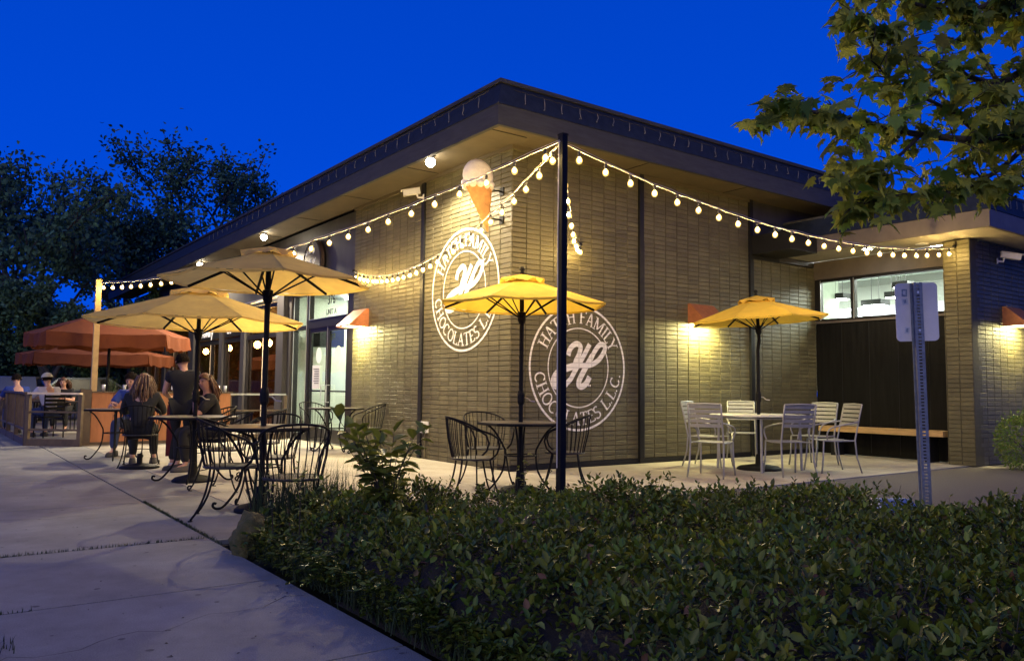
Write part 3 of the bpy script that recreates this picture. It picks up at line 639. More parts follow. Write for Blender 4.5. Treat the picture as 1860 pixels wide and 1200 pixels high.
def seccam(name, label, loc, rz, s=1):
    c = thing(name, label, 'security camera', loc, rz)
    t = MB().box(-.04*s,.04*s,-.02,0,-.04*s,.04*s); t.tube([(0,-.01,0),(0,-.09*s,-.01),(0,-.11*s,.05*s)], .016*s, 8); t.build('bracket', m_white, c)
    q = Matrix.Translation((0,-.12*s,.08*s)) @ Matrix.Rotation(R(12),4,'X')
    bdy = MB().box(-.042*s,.042*s,-.2*s,.06*s,-.038*s,.04*s,q).build('camera_body', m_white, c); MB().box(-.05*s,.05*s,-.23*s,.065*s,.043*s,.052*s,q).build('sun_shield', m_white, bdy)
    MB().lathe([(.03*s,0),(.03*s,.004)],12).build('lens', m_pilaster, bdy).matrix_local = q @ Matrix.Translation((0,-.206*s,0)) @ Matrix.Rotation(R(90),4,'X')
    return c
seccam('security_camera', 'white security camera high on the dark wall of the right wing', (7.95,-3.125,3.42), R(35), 1.15)
seccam('security_camera', 'white security camera under the eave left of the ice cream cone sign', (-.035,2.5,4.38), R(-115), 1.1)
eb = thing('outlet_box', 'small white outdoor socket box low on the brick wall beside the leafy shrub', 'outlet box', (0,2.33,.52))
MB().box(-.09,-.001,-.07,.07,-.09,.09).build('box', m_white, eb); MB().box(-.10,-.091,-.05,.05,-.07,.02).build('cover', m_white, eb)
MB().tube([(-.03,0,-.09),(-.03,0,-.5)], .014, 6).build('conduit', m_brick, eb)
# ice cream cone sign on two brackets
ic = thing('ice_cream_cone_sign', 'big ice cream cone sign with a vanilla scoop bracketed to the left wall', 'sign', (0,.25,3.4))
t = MB(); n = 26; vs = []; rows = 14
for j in range(rows+1):
    f_ = j/rows; z = .02+f_*.66; cx = -.255-.17*f_; r = .015+.215*f_
    for k in range(n):
        a = 2*PI*k/n; rr = r*(1+.035*math.cos((a*6)+j*1.0)*(f_ > .05)+.035*math.cos(a*6-j*1.0)*(f_ > .05)); vs.append((cx+rr*math.cos(a), .45*rr*math.sin(a), z))
t.add(vs, [(j*n+k, j*n+(k+1)%n, (j+1)*n+(k+1)%n, (j+1)*n+k) for j in range(rows) for k in range(n)]+[tuple(range(n-1,-1,-1)), tuple(rows*n+k for k in range(n))])
t.build('waffle_cone', mat('waffle', (.62,.30,.09), .6, noise=.2, nscale=14, bump=.4), ic, True)
t = MB(); t.ball((-.43,0,.80), .25, 20, 12, (1,.5,1))
for k in range(11):
    a = 2*PI*k/11; t.ball((-.43+.215*math.cos(a), .11*math.sin(a), .67+.02*math.sin(k*2.7)), .055+.012*math.sin(k*1.9), 8, 6)
t.build('scoop', m_vanilla, ic, True)
t = MB()
for z, x in ((.22,-.25),(.64,-.24)): t.tube([(x,0,z),(0,0,z)], .012, 6).box(-.015,-.001,-.05,.05,z-.06,z+.06)
t.build('bracket', m_iron, ic)

# ------------------------------------------------------------------ string lights
def string_light(label, A, Bp, sag, n, hook=None, t0=0, t1=1, cat='string lights'):
    s = thing('string_light', label, cat, A, 0, 'strings of warm globe bulbs'); A = Vector(A); Bp = Vector(Bp)
    f = lambda t: Vector((Bp-A)*t) + Vector((0,0,-4*sag*t*(1-t)))
    pts = [f(i/60) + Vector((random.gauss(0,.004), random.gauss(0,.004), random.gauss(0,.004))) for i in range(61)]
    pts[0] = f(0); pts[-1] = f(1)
    MB().tube(pts, .0055, 5).build('cord', m_wire, s)
    MB().tube([p+Vector((0,0,.018+.008*math.sin(i*.7))) for i, p in enumerate(pts)], .003, 4).build('guy_wire', m_wire, s)
    for i in range(n):
        p = f(t0+(t1-t0)*(i+.5)/n)
        if i == 0 and 'bulb' in cache: pass
        if 'bulb' not in cache:
            cache['bulb'] = MB().ball((0,0,-.004), .035, 12, 9, (1,1,1.15)).mesh('bulb', m_globe, True); cache['core'] = MB().ball((0,0,0), .0165, 8, 6, (1,1,1.2)).mesh('glowing_core', m_bulb, True)
            cache['socket'] = MB().lathe([(.010,.09),(.016,.075),(.017,.035),(.012,.03)], 8).mesh('socket', m_socket)
        b = link('bulb', cache['bulb'], s, p+Vector((random.gauss(0,.004),random.gauss(0,.004),-.095)))
        link('socket', cache['socket'], b, Vector((0,0,0))); link('glowing_core', cache['core'], b, Vector((0,0,0)))
    if hook: MB().tube([f(1), f(1)+Vector(hook)*.5+Vector((0,0,-.02)), f(1)+Vector(hook)], .012, 6).ball(f(1)+Vector((0,0,.02)), .03).build('hook', m_iron, s)
    return s
cache = {}
PX, PY = -1.685, -3.17
string_light('long string of bulbs from the black pole past the cone sign to the tan post', (PX-.03,PY,3.62), (-4.05,8.03,3.13), .35, 28)
string_light('sagging string of bulbs from the black pole to the wall beside the glass doors', (PX-.03,PY,3.60), (-.06,5.15,3.40), .52, 27, (.06,0,.02))
string_light('short string of bulbs hanging behind the right side of the black pole', (PX+.03,PY+.05,3.60), (1.25,-.06,3.34), .27, 11, (0,.06,0))
string_light('string of bulbs from the black pole across to the pier of the right wing', (PX+.03,PY,3.60), (6.95,-2.90,3.57), .36, 23, (.05,0,.05))
pole = thing('string_light_pole', 'tall black square pole in the bed in front of the building corner', 'pole', (PX,PY,0))
MB().box(-.034,.034,-.034,.034,0,3.68).build('post', m_iron, pole); MB().box(-.039,.039,-.039,.039,3.68,3.70).build('cap', m_iron, pole)
MB().box(-.09,.09,-.09,.09,.0,.012).build('foot_plate', m_iron, pole)
t = MB(); t.tube([(-.05,0,3.62),(-.055,.0,3.3),(-.05,.01,2.7),(-.052,0,1.6),(-.05,0,.4)], .006, 5); t.tube([(.05,0,3.6),(.055,.0,3.2),(.052,.01,2.4)], .005, 5)
t.build('hanging_cord', m_wire, pole)
tp = thing('tan_post', 'tall tan post at the corner of the patio enclosure carrying the string of bulbs', 'post', (-4.07,8.05,0))
MB().box(-.05,.05,-.05,.05,0,3.17).build('post', m_yellowpole, tp); MB().box(-.055,.055,-.055,.055,3.17,3.19).build('cap', m_yellowpole, tp)
# unlit icicle light cords along the roof edge
def icicles(label, a, b, n):
    s = thing('icicle_light_string', label, 'string lights', a, 0, 'unlit icicle lights along the roof edge'); a = Vector(a); b = Vector(b)
    dr = (b-a).normalized()
    pts = [(b-a)*i/120+Vector((0,0,-.012*(i%2))) for i in range(121)]
    MB().tube(pts, .006, 4).build('cord', m_pilaster, s)
    for i in range(n):
        p = (b-a)*((i+.6)/n); h = random.uniform(.10,.17); o = MB()
        q = p; o.tube([q, q+Vector((0,0,-h*.5))+dr*random.gauss(0,.015), q+Vector((0,0,-h))+dr*random.gauss(0,.02)], [.002,.006,.004], 5)
        o.ball(q+Vector((0,0,-h)), .008, 6, 4); o.build('icicle_drop', m_dull, s)
icicles('unlit icicle lights hanging along the roof edge right of the corner', (-.62,-.86,5.10), (9.0,-.86,5.10), 30)
icicles('unlit icicle lights hanging along the roof edge left of the corner', (-.86,-.62,5.10), (-.86,12.5,5.10), 34)
icicles('unlit icicle lights on the roof edge of the right wing', (6.4,-3.76,4.25), (9.6,-3.76,4.25), 14)

# ------------------------------------------------------------------ furniture
def iron_chair():
    c = thing('iron_chair', 'x', 'chair', (0,0,0), 0, 'black wrought iron chairs')
    sz, sr = .445, .225
    t = MB(); n = 20
    t.lathe([(sr-.012,sz-.006),(sr,sz),(sr-.012,sz+.006)], n)                       # seat disc: thin with a rim
    t.tube([(sr*math.cos(2*PI*k/n), sr*math.sin(2*PI*k/n), sz) for k in range(n+1)], .011, 5, False)
    t.build('seat', m_ironmesh, c, True)
    def rail(th): # th from rear, degrees
        a = R(th); rr = .265+.03*math.cos(a); zz = .87-.075*(th/70)**2 if abs(th) < 90 else .746-(abs(th)-90)*.0016
        return Vector((rr*math.sin(a), -rr*math.cos(a), zz))
    pts = [rail(t_) for t_ in range(-100, 101, 8)]
    def armend(s): return [Vector((s*.285,.13,.70)), Vector((s*.275,.19,.66)), Vector((s*.25,.215,.58)), Vector((s*.235,.19,.50)), Vector((s*.215,.13,.445))]
    path = [p for p in reversed(armend(-1))] + pts + armend(1)
    MB().tube(path, .0105, 6).build('top_rail', m_iron, c, True)
    for k in range(15):
        th = -84+k*12; a = R(th); q = rail(th); b = Vector((sr*math.sin(a)*.98, -sr*math.cos(a)*.98, sz)); mid = (q+b)/2+Vector((math.sin(a)*.012, -math.cos(a)*.012, 0))
        MB().tube([b, mid, q], .0048, 4).build('spindle', m_iron, c)
    for sx in (-1, 1):
        f = bez((sx*.19,.13,sz), (sx*.20,.17,.25), (sx*.21,.19,.12), (sx*.235,.26,.02), 8)
        sc = [Vector((sx*.235, .26+.028*math.sin(u)-.0, .034-.028*math.cos(u)*(1-.06*u))) for u in (0.3,1,1.8,2.6,3.4,4.1)]
        t = MB().tube(f+sc, .0095, 6); t.lathe([(.022,0),(.022,.008)], 8, (sx*.235,.255,0)); t.build('leg', m_iron, c, True)
        r_ = bez((sx*.17,-.15,sz), (sx*.17,-.16,.28), (sx*.19,-.20,.12), (sx*.225,-.29,.01), 8)
        t = MB().tube(r_, .0095, 6); t.lathe([(.02,0),(.02,.008)], 8, (sx*.225,-.29,0)); t.build('leg', m_iron, c, True)
    MB().tube([(-.2,.17,.22),(0,.14,.235),(.2,.17,.22)], .006, 5).build('stretcher', m_iron, c)
    return c
def iron_table(r=.5, h=.76, sides=8, base=True):
    t0 = thing('iron_table', 'x', 'table', (0,0,0), 0, 'dark wrought iron patio tables')
    t = MB(); pr = [(r*math.cos(2*PI*(k+.5)/sides), r*math.sin(2*PI*(k+.5)/sides)) for k in range(sides)]
    t.prism(pr, h-.012, h, lambda a, b, z: (a, b, z)); t.build('tabletop', m_tabletop, t0)
    MB().tube([(a*1.0, b*1.0, h-.016) for a, b in pr+[pr[0]]], .017, 6, False).build('rim', m_iron, t0)
    for k in range(4):
        a = PI/4+PI/2*k; d = Vector((math.cos(a), math.sin(a), 0))
        f = [d*(r*.80)+Vector((0,0,h-.03)), d*(r*.62)+Vector((0,0,h-.10)), d*(r*.42)+Vector((0,0,h-.25)), d*(r*.36)+Vector((0,0,.42)), d*(r*.42)+Vector((0,0,.22)), d*(r*.66)+Vector((0,0,.05)), d*(r*.80)+Vector((0,0,.016)), d*(r*.88)+Vector((0,0,.035)), d*(r*.87)+Vector((0,0,.065)), d*(r*.82)+Vector((0,0,.06))]
        MB().tube(catmull(f, 4), .012, 6).build('leg', m_iron, t0, True)
    MB().tube([(r*.37*math.cos(2*PI*k/16), r*.37*math.sin(2*PI*k/16), .40) for k in range(17)], .007, 5, False).build('ring_stretcher', m_iron, t0)
    return t0
def silver_chair(arms=True):
    c = thing('silver_chair', 'x', 'chair', (0,0,0), 0, 'silver slatted metal chairs')
    for k in range(7):
        y = -.19+k*.062; MB().box(-.215,.215,y,y+.052,.452-.006*math.sin(k*.5),.462-.006*math.sin(k*.5)).build('seat_slat', m_silver, c)
    for k in range(5):
        z = .66+k*.062; y = -.245-.1*(z-.45)/.45
        vs = [(-.2+.4*i/6, y-.018*math.sin(PI*i/6)) for i in range(7)]; t = MB()
        for (x0, y0), (x1, y1) in zip(vs[:-1], vs[1:]): t.add([(x0,y0,z),(x1,y1,z),(x1,y1-.010,z+.046),(x0,y0-.010,z+.046),(x0,y0-.008,z),(x1,y1-.008,z),(x1,y1-.018,z+.046),(x0,y0-.018,z+.046)], [(0,1,2,3),(5,4,7,6),(3,2,6,7),(0,4,5,1)])
        t.build('back_slat', m_silver, c)
    for s in (-1, 1):
        MB().tube([(s*.215,-.37,.965),(s*.215,-.33,.80),(s*.217,-.255,.46),(s*.222,-.275,.22),(s*.235,-.34,.0)], .0125, 6).build('rear_leg', m_silver, c, True)
        MB().tube([(s*.215,.22,.455),(s*.22,.235,.22),(s*.232,.265,.0)], .0125, 6).build('front_leg', m_silver, c, True)
        MB().tube([(s*.215,-.25,.455),(s*.22,0,.448),(s*.215,.22,.455)], .011, 6).build('side_rail', m_silver, c)
        if arms: MB().tube(catmull([(s*.22,-.31,.72),(s*.25,-.18,.70),(s*.265,.02,.665),(s*.262,.14,.63),(s*.25,.185,.56),(s*.225,.17,.47)], 4), .011, 6).build('arm', m_silver, c, True)
    MB().tube([(-.215,-.37,.965),(0,-.39,.972),(.215,-.37,.965)], .0125, 6).build('top_bar', m_silver, c)
    return c
def market_umbrella(r, zr, rise, mcan, name='market_umbrella', sides=8, crank=True, tilt=0, rz=0, finial=True, base_r=.24, zp=1.0):
    u = thing(name, 'x', 'umbrella', (0,0,0), 0, 'patio market umbrellas')
    MB().lathe([(base_r,0),(base_r,.02),(base_r*.85,.05),(.06,.085),(.045,.22),(.03,.23)], 24).build('base', m_iron, u, True)
    top = Vector((0,0,zr+rise))
    Tm = Matrix.Translation((0,0,zr)) @ Matrix.Rotation(tilt, 4, 'Y') @ Matrix.Translation((0,0,-zr)) @ Matrix.Rotation(rz, 4, 'Z')
    MB().tube([(0,0,0),(0,0,zr-.45),Tm @ Vector((0,0,zr-.3)),Tm @ Vector((0,0,zr+rise-.02))], .026, 8).build('pole', m_iron, u)
    def pt(a, f, sag=0, z=0):        # f 0..1 from peak to rim
        return Tm @ Vector((r*f*math.cos(a), r*f*math.sin(a), zr+rise*(1-f)**1.0+z-sag))
    vs = []; fs = []; nf, na = 8, 6
    for s_ in range(sides):
        a0, a1 = 2*PI*s_/sides, 2*PI*(s_+1)/sides
        b = len(vs)
        for i in range(nf+1):
            f = .16+.84*i/nf; p0 = pt(a0, f); p1 = pt(a1, f)
            for j in range(na+1):
                w = j/na; p = p0.lerp(p1, w); sagv = .018*r*math.sin(PI*w)*f*(1+.25*math.sin(s_*2.1+i)) ; p = p+Vector((0,0,-sagv*(.9 if i else .3)))
                if i == nf: p = p + (Tm @ Vector((0,0,zr))-p)*.03*math.sin(PI*w)
                vs.append(p)
        for i in range(nf):
            for j in range(na): q = b+i*(na+1)+j; fs.append((q, q+na+1, q+na+2, q+1))
    t = MB(); t.add(vs, fs); can = t.build('canopy', mcan, u, True)
    # hem band just under the edge
    t = MB(); vs = []; fs = []
    for s_ in range(sides):
        a0, a1 = 2*PI*s_/sides, 2*PI*(s_+1)/sides
        for j in range(na+1):
            w = j/na; p = pt(a0,1).lerp(pt(a1,1), w)+Vector((0,0,-.018*r*math.sin(PI*w)*1.02)); p = p+(Tm @ Vector((0,0,zr))-p)*.03*math.sin(PI*w)
            vs += [p, p+Vector((0,0,-.022))]
        b = s_*(na+1)*2; fs += [(b+2*j, b+2*j+1, b+2*j+3, b+2*j+2) for j in range(na)]
    t.add(vs, fs); t.build('hem', mcan, can)
    # vent flap
    t = MB(); vs = [Tm @ Vector((0,0,zr+rise+.035))]; fs = []; m_ = 48
    for k in range(m_):
        a = 2*PI*k/m_; scal = .5+.5*math.cos(a*sides); ff = .27-.012*(1-scal); vs.append(pt(a, ff, 0, .045*scal+.006+.012*math.sin(3*a+k)))
    fs = [(0, 1+k, 1+(k+1)%m_) for k in range(m_)]; t.add(vs, fs); t.build('vent_flap', mcan, can, True)
    for s_ in range(sides):
        a = 2*PI*s_/sides
        MB().tube([Tm @ Vector((.03*math.cos(a),.03*math.sin(a),zr+rise-.03)), pt(a, .5, .018), pt(a, .99, .015)], .015, 5).build('rib', m_iron, u)
        hub = Tm @ Vector((.045*math.cos(a),.045*math.sin(a),zr-.16+.02)); MB().tube([hub, pt(a, .52, .025)], .008, 5).build('strut', m_iron, u)
    t = MB().lathe([(.03,-.10),(.045,-.06),(.05,.03),(.03,.04)], 12, (0,0,zr-.12)); t.v = [Tm @ Vector(v) for v in t.v]; t.build('hub', m_iron, u)
    if finial:
        t = MB().lathe([(.02,0),(.03,.015),(.018,.03),(.034,.05),(.03,.075),(.01,.088)], 12, (0,0,zr+rise+.035)); t.v = [Tm @ Vector(v) for v in t.v]; t.build('finial', m_iron, u, True)
    if crank:
        o = MB().lathe([(.03,0),(.042,.03),(.042,.12),(.03,.16)], 10, (0,0,zp)).build('crank_housing', m_iron, u)
        MB().tube([(.04,0,zp+.08),(.07,-.02,zp+.075),(.10,-.05,zp+.04),(.15,-.055,zp+.035)], .008, 5).build('crank_handle', m_alu, o)
    return u
def put(o, xy, rz, label): o.location = (xy[0], xy[1], 0); o.rotation_euler = (0,0,rz); o['label'] = label; return o
def face(xy, target): return math.atan2(target[1]-xy[1], target[0]-xy[0])-PI/2     # local +y towards the target

T1 = (-1.22,-1.89); T2 = (-4.12,-1.74); T3 = (-4.02,1.0); T4 = (pd(213,700,12.55).x, pd(213,700,12.55).y); T5 = (-.62,4.55); T6 = (3.45,-1.62)
ic_ = iron_chair(); itab = iron_table()
T = [(T1, .49, 'dark octagonal table under the yellow umbrella at the building corner'), (T2, .50, 'nearest dark octagonal table pierced by the front cream umbrella pole'),
     (T3, .52, 'dark table under the second cream umbrella, in front of the standing server'), (T4, .46, 'dark table where the man in blue and the long haired woman sit'),
     (T5, .50, 'dark table beside the glass doors with a chair at each side')]
for i, (p, r, l) in enumerate(T):
    o = itab if i == 0 else copy_tree(itab)
    put(o, p, R(11*i), l)
    o.scale = (r/.5, r/.5, 1.03)
RR = (RT.x, RT.y); F2 = (FW.x, FW.y)
def px2(px, d): p = pd(px, 700, d); return (p.x, p.y)
def off(p, r=0, f=0): return (p[0]+RR[0]*r+F2[0]*f, p[1]+RR[1]*r+F2[1]*f)
c1, c2, c3 = px2(862, 8.3), px2(885, 9.75), px2(1026, 9.2)
c4, c5, c6, c7 = px2(537, 6.35), px2(424, 7.2), px2(498, 8.15), px2(412, 9.1)
c8 = px2(478, 10.2); c9 = px2(258, 11.6); c10 = px2(250, 13.5); c13 = px2(390, 11.2)
CH = [(c1, off(c1, 1, .25), 0, 'iron chair with fanned spindles left of the corner table, nearest the camera'),
      (c2, off(c2, .5, -1), 0, 'iron chair behind the corner table, close to the brick wall'),
      (c3, off(c3, -1, .1), 0, 'iron chair right of the corner table, seen through the black pole'),
      (c4, off(c4, -.45, 1), 0, 'nearest iron chair with its back to the hedge at the front cream umbrella'),
      (c5, off(c5, 1, .25), 0, 'iron chair tucked in left of the nearest table on the sidewalk side'),
      (c6, off(c6, -.1, -1), 0, 'iron chair on the far side of the nearest table'),
      (c7, off(c7, -1, .2), 0, 'iron chair right of the table under the second cream umbrella'),
      (c8, off(c8, -1, -.3), 0, 'iron chair with a pale glinting rail behind the front umbrella pole'),
      (c9, off(c9, -.3, 1), 0, 'iron chair in which the long haired woman sits'),
      (c10, off(c10, .0, -1), 0, 'iron chair of the man in the blue shirt'),
      ((-.75,5.22), T5, 0, 'iron chair with a bright rail in front of the glass doors'),
      ((-.30,3.84), T5, 20, 'iron chair right of the door table, against the brick wall'),
      (c13, off(c13, -1, -.7), 0, 'iron chair of the woman with her hand at her mouth')]
for i, (p, tgt, dz, l) in enumerate(CH):
    o = ic_ if i == 0 else copy_tree(ic_)
    put(o, p, face(p, tgt)+R(dz), l)
# silver set
sch = silver_chair(True)
st = thing('silver_table', 'round silver table on four thin legs with a yellow umbrella through its middle', 'table', (T6[0],T6[1],0))
MB().lathe([(.70,.795),(.72,.80),(.72,.812),(.70,.818)], 40).build('tabletop', m_silvertop, st, True)
MB().tube([(.63*math.cos(2*PI*k/32), .63*math.sin(2*PI*k/32), .775) for k in range(33)], .012, 5, False).build('apron_ring', m_silver, st)
for k in range(4):
    a = R(40+90*k); MB().tube([(.58*math.cos(a),.58*math.sin(a),.79),(.60*math.cos(a),.60*math.sin(a),0)], .019, 8).build('leg', m_silver, st)
t = MB().lathe([(.05,0),(.05,.004)], 8)
SC = [(g2(1294,864), 14, 'front left silver slatted chair, half turned, at the round silver table'),
      (g2(1290,846), 0, 'silver chair mostly hidden behind the front left silver chair'),
      (g2(1352,836), 0, 'silver chair on the wall side of the silver table, left of the umbrella pole'),
      (g2(1432,862), -6, 'silver chair turning its dark slatted back to the parking lot'),
      (g2(1476,844), 0, 'brightly lit silver chair right of the silver table, in front of the bench'),
      (g2(1508,856), 22, 'rightmost silver chair, seen side on in front of the bench end')]
for i, (p, dz, l) in enumerate(SC):
    o = sch if i == 0 else copy_tree(sch)
    put(o, p, face(p, T6)+R(dz), l); o.scale = (1.04,1.04,1.02)
# umbrellas
u5 = market_umbrella(.98, 2.12, .32, m_canvas, zp=.98); put(u5, T1, R(-10), 'bright yellow umbrella with a knob on top at the building corner')
u6 = market_umbrella(1.03, 2.24, .34, m_canvas, tilt=R(-3.6), rz=R(10), base_r=.33); put(u6, (T6[0]+.0,T6[1],0), R(-36), 'yellow umbrella over the round silver table, slightly tilted')
u1 = market_umbrella(.97, 2.15, .30, m_canvas_c, finial=False, zp=.98); put(u1, T2, R(-12), 'nearest cream umbrella with glowing yellow underside over the front table')
u2 = market_umbrella(1.31, 1.93, .42, m_canvas_c, finial=False, zp=.95); put(u2, T3, R(5), 'second cream umbrella, lower and behind the nearest one')
b4 = thing('umbrella_base', 'round dark umbrella base disc on the floor under the seated pair', 'umbrella base', (-4.22,3.0,0))
MB().lathe([(.26,0),(.26,.02),(.2,.045),(.04,.07),(.035,.2)], 24).build('disc', m_iron, b4, True)
# square rust coloured umbrellas with valances
def valance_umbrella(A_, B_, drop, zr, rise, label):
    A_ = Vector((A_.x, A_.y, 0)); B_ = Vector((B_.x, B_.y, 0)); e = (B_-A_); w = e.length; n_ = Vector((-e.y, e.x, 0)).normalized()
    c = (A_+B_)/2+n_*w*.41; a = math.atan2(e.y, e.x)
    u = thing('valance_umbrella', label, 'umbrella', (c.x, c.y, 0), a, 'rust coloured patio umbrellas')
    h = w/2/.67; t = MB(); vs = []; fs = []; N = 8
    cs = [(-.67*h,-.55*h),(.67*h,-.55*h),(.98*h,.15*h),(.67*h,.8*h),(-.67*h,.8*h),(-.98*h,.05*h)]; ns = len(cs)
    for s_ in range(ns):
        p0, p1 = cs[s_], cs[(s_+1)%ns]; b = len(vs)
        for i in range(N+1):
            f = i/N
            for j in range(N+1):
                q = j/N; x = (p0[0]*(1-q)+p1[0]*q)*f; y = (p0[1]*(1-q)+p1[1]*q)*f; vs.append((x, y, zr+rise*(1-f)-.04*math.sin(PI*q)*f+.008*math.sin(17*q+5*f+s_)*f))
        fs += [(b+i*(N+1)+j, b+(i+1)*(N+1)+j, b+(i+1)*(N+1)+j+1, b+i*(N+1)+j+1) for i in range(N) for j in range(N)]
    t.add(vs, fs); can = t.build('canopy', m_orange, u, True)
    for s_ in range(ns):
        p0, p1 = cs[s_], cs[(s_+1)%ns]; t = MB(); vs = []; M_ = 24
        e_ = math.hypot(p1[0]-p0[0], p1[1]-p0[1]); nx, ny = (p1[1]-p0[1])/e_, -(p1[0]-p0[0])/e_
        for j in range(M_+1):
            q = j/M_; x = p0[0]*(1-q)+p1[0]*q; y = p0[1]*(1-q)+p1[1]*q; z = zr-.04*math.sin(PI*q)
            k = .03*math.sin(q*e_*11+s_)+.018*math.sin(q*e_*23); vs += [(x, y, z), (x+nx*(.02+k), y+ny*(.02+k), z-drop*(1+.08*math.sin(q*17+s_)))]
        t.add(vs, [(2*j, 2*j+1, 2*j+3, 2*j+2) for j in range(M_)]); t.build('valance', m_orange, can, True)
        MB().tube([(0,0,zr+rise-.04),(cs[s_][0]*.98,cs[s_][1]*.98,zr-.02)], .015, 5).build('rib', m_iron, u)
        MB().tube([(0,0,zr-.25),(cs[s_][0]*.5,cs[s_][1]*.5,zr+rise*.5-.03)], .012, 5).build('strut', m_iron, u)
    MB().tube([(0,0,0),(0,0,zr+rise)], .03, 8).build('pole', m_iron, u); MB().lathe([(.3,0),(.3,.06),(.06,.1),(.05,.3)], 16).build('base', m_iron, u)
    return u
valance_umbrella(pd(84,600,16.0), pd(302,606,16.9), .27, 2.22, .52, 'rust coloured umbrella with deep valance nearest over the patio enclosure')
valance_umbrella(pd(62,640,20.6), pd(270,640,21.6), .28, 1.98, .35, 'second rust coloured umbrella, lower and farther behind the first')

# ------------------------------------------------------------------ patio enclosure
def fence(p0, p1, h, label, nb, m_top, m_post, slats=0, low=True):
    p0 = Vector(p0); p1 = Vector(p1); d = p1-p0; L = d.length
    f = thing('rail_fence', label, 'fence', p0, math.atan2(d.y, d.x))
    MB().box(0,L,-.05,.05,h-.035,h).build('top_rail', m_top, f)
    MB().box(0,L,-.02,.02,.28,.32).build('rail', m_post, f)
    if not slats: MB().box(0,L,-.02,.02,.62,.65).build('rail', m_post, f)
    MB().box(0,L,-.03,.03,.0,.13).build('kick_board', m_darkrail, f)
    for k in range(nb+1):
        x = L*k/nb; MB().box(x-.035,x+.035,-.036,.036,.001,h-.036).build('post', m_post, f)
    for k in range(slats):
        x = L*(k+.5)/slats; MB().box(x-.022,x+.022,-.012,.012,.33,h-.036).build('baluster', m_post, f)
    return f
fence((-5.10,8.42,0), (-4.32,7.72,0), 1.0, 'open rail fence with a pale lit-coloured top rail behind the sitting man in the cap', 1, m_rail, m_darkrail)
fence((-5.28,20.0,0), (-5.12,8.50,0), 1.0, 'long dark baluster fence running back along the sidewalk at far left', 7, m_darkrail, m_darkrail, 44)
fence((-1.42,8.24,0), (-.20,8.24,0), 1.0, 'grey rail fence section between the orange planter wall and the storefront', 1, m_alu, m_darkrail)
pw = thing('panelled_patio_wall', 'orange wooden panel wall enclosing the brewery patio, topped by a ledge', 'wall', (-4.25,8.0,0))
MB().box(-.05,.14,-.05,.06,0,1.06).build('corner_post', m_darkrail, pw)
for k in range(7):
    x0 = .15+k*.375; MB().box(x0,x0+.367,-.02,.03,.06,1.0).build('panel', m_wood, pw)
MB().box(.14,2.80,-.012,.05,.0,.058).build('kick_board', m_darkrail, pw); MB().box(.14,2.80,-.06,.10,1.002,1.03).build('ledge', m_darkrail, pw)
MB().box(-.06,2.8,.11,.16,0,1.0).build('back_board', m_darkrail, pw)
def glassware(p, kind, label):
    o = thing(kind, label, kind.replace('_',' '), p, 0, 'glasses and bottles on the patio ledge')
    if kind == 'bottle': MB().lathe([(.032,0),(.034,.15),(.014,.2),(.013,.26)], 10).build('body', m_glassd, o, True); MB().lathe([(.033,.04),(.0335,.12)], 10).build('paper_band', m_white, o)
    else: MB().lathe([(.028,0),(.036,.13),(.034,.13),(.027,.01)], 10).build('body', m_alu, o, True)
for i, (dx, kd, l) in enumerate(((.35,'drinking_glass','leftmost glass on the patio ledge near the tan post'),(.72,'drinking_glass','glass on the patio ledge left of the man in blue'),(1.02,'bottle','bottle on the patio ledge behind the man in blue'),
      (1.62,'bottle','bottle on the patio ledge just left of the server'),(2.42,'bottle','bottle on the patio ledge right of the woman at the table'),(2.52,'drinking_glass','glass close beside the right hand bottle on the patio ledge'),(2.66,'drinking_glass','rightmost glass at the end of the patio ledge'))):
    glassware((-4.25+dx, 8.02, 1.031), kd, l)
# patio planter tufts
for i, dx in enumerate((.5, .85)):
    o = blades(60, lambda: (random.gauss(0,.04), random.gauss(0,.03)), .15, .32, .004, .7).build('potted_grass', m_grass); o.location = (-4.25+dx, 8.05, 1.03)
    tag(o, ('spiky plant tuft on the ledge next to the tan post', 'spiky plant tuft on the ledge further right of the tan post')[i], 'plant')

# bench
bn = thing('wooden_bench', 'long pale wooden bench along the black panel of the right wing', 'bench', (7.18,-2.62,0))
for k in range(3): MB().box(-.20+k*.135,-.075+k*.135,0,2.30,.44,.535).build('seat_plank', m_bench, bn)
for y in (.25, 2.0): MB().box(-.14,.16,y,y+.09,0,.438).build('leg', m_pilaster, bn)
# sign on a perforated post (seen from behind)
sx, sy, _ = g2(1686, 985)
sp = thing('parking_sign', 'back of a parking sign with stickers on a leaning perforated metal post', 'sign', (sx, sy, 0), 0, rot=(R(1.0), R(-1.2), R(-50)))
t = MB(); hs = .052
t.box(-.03,-.012,-.028,-.022,0,2.03); t.box(.012,.03,-.028,-.022,0,2.03)
for k in range(80): z = k*.0254; t.box(-.012,.012,-.028,-.022,z,z+.014)
t.box(-.030,-.024,-.022,.03,0,2.03).box(.024,.03,-.022,.03,0,2.03).box(-.045,-.030,.022,.03,0,2.03).box(.03,.045,.022,.03,0,2.03)
t.build('perforated_post', m_galv, sp)
def rrect(w, h, r, n=6):
    o = []
    for cx, cy, a in ((w-r,h-r,0),(-w+r,h-r,90),(-w+r,-h+r,180),(w-r,-h+r,270)): o += [(cx+r*math.cos(R(a+90*i/n)), cy+r*math.sin(R(a+90*i/n))) for i in range(n+1)]
    return o
pl = MB().prism(rrect(.155,.232,.035), .036, .041, lambda a, b, h: (a, h, 1.80+b)).build('sign_plate', m_signback, sp)
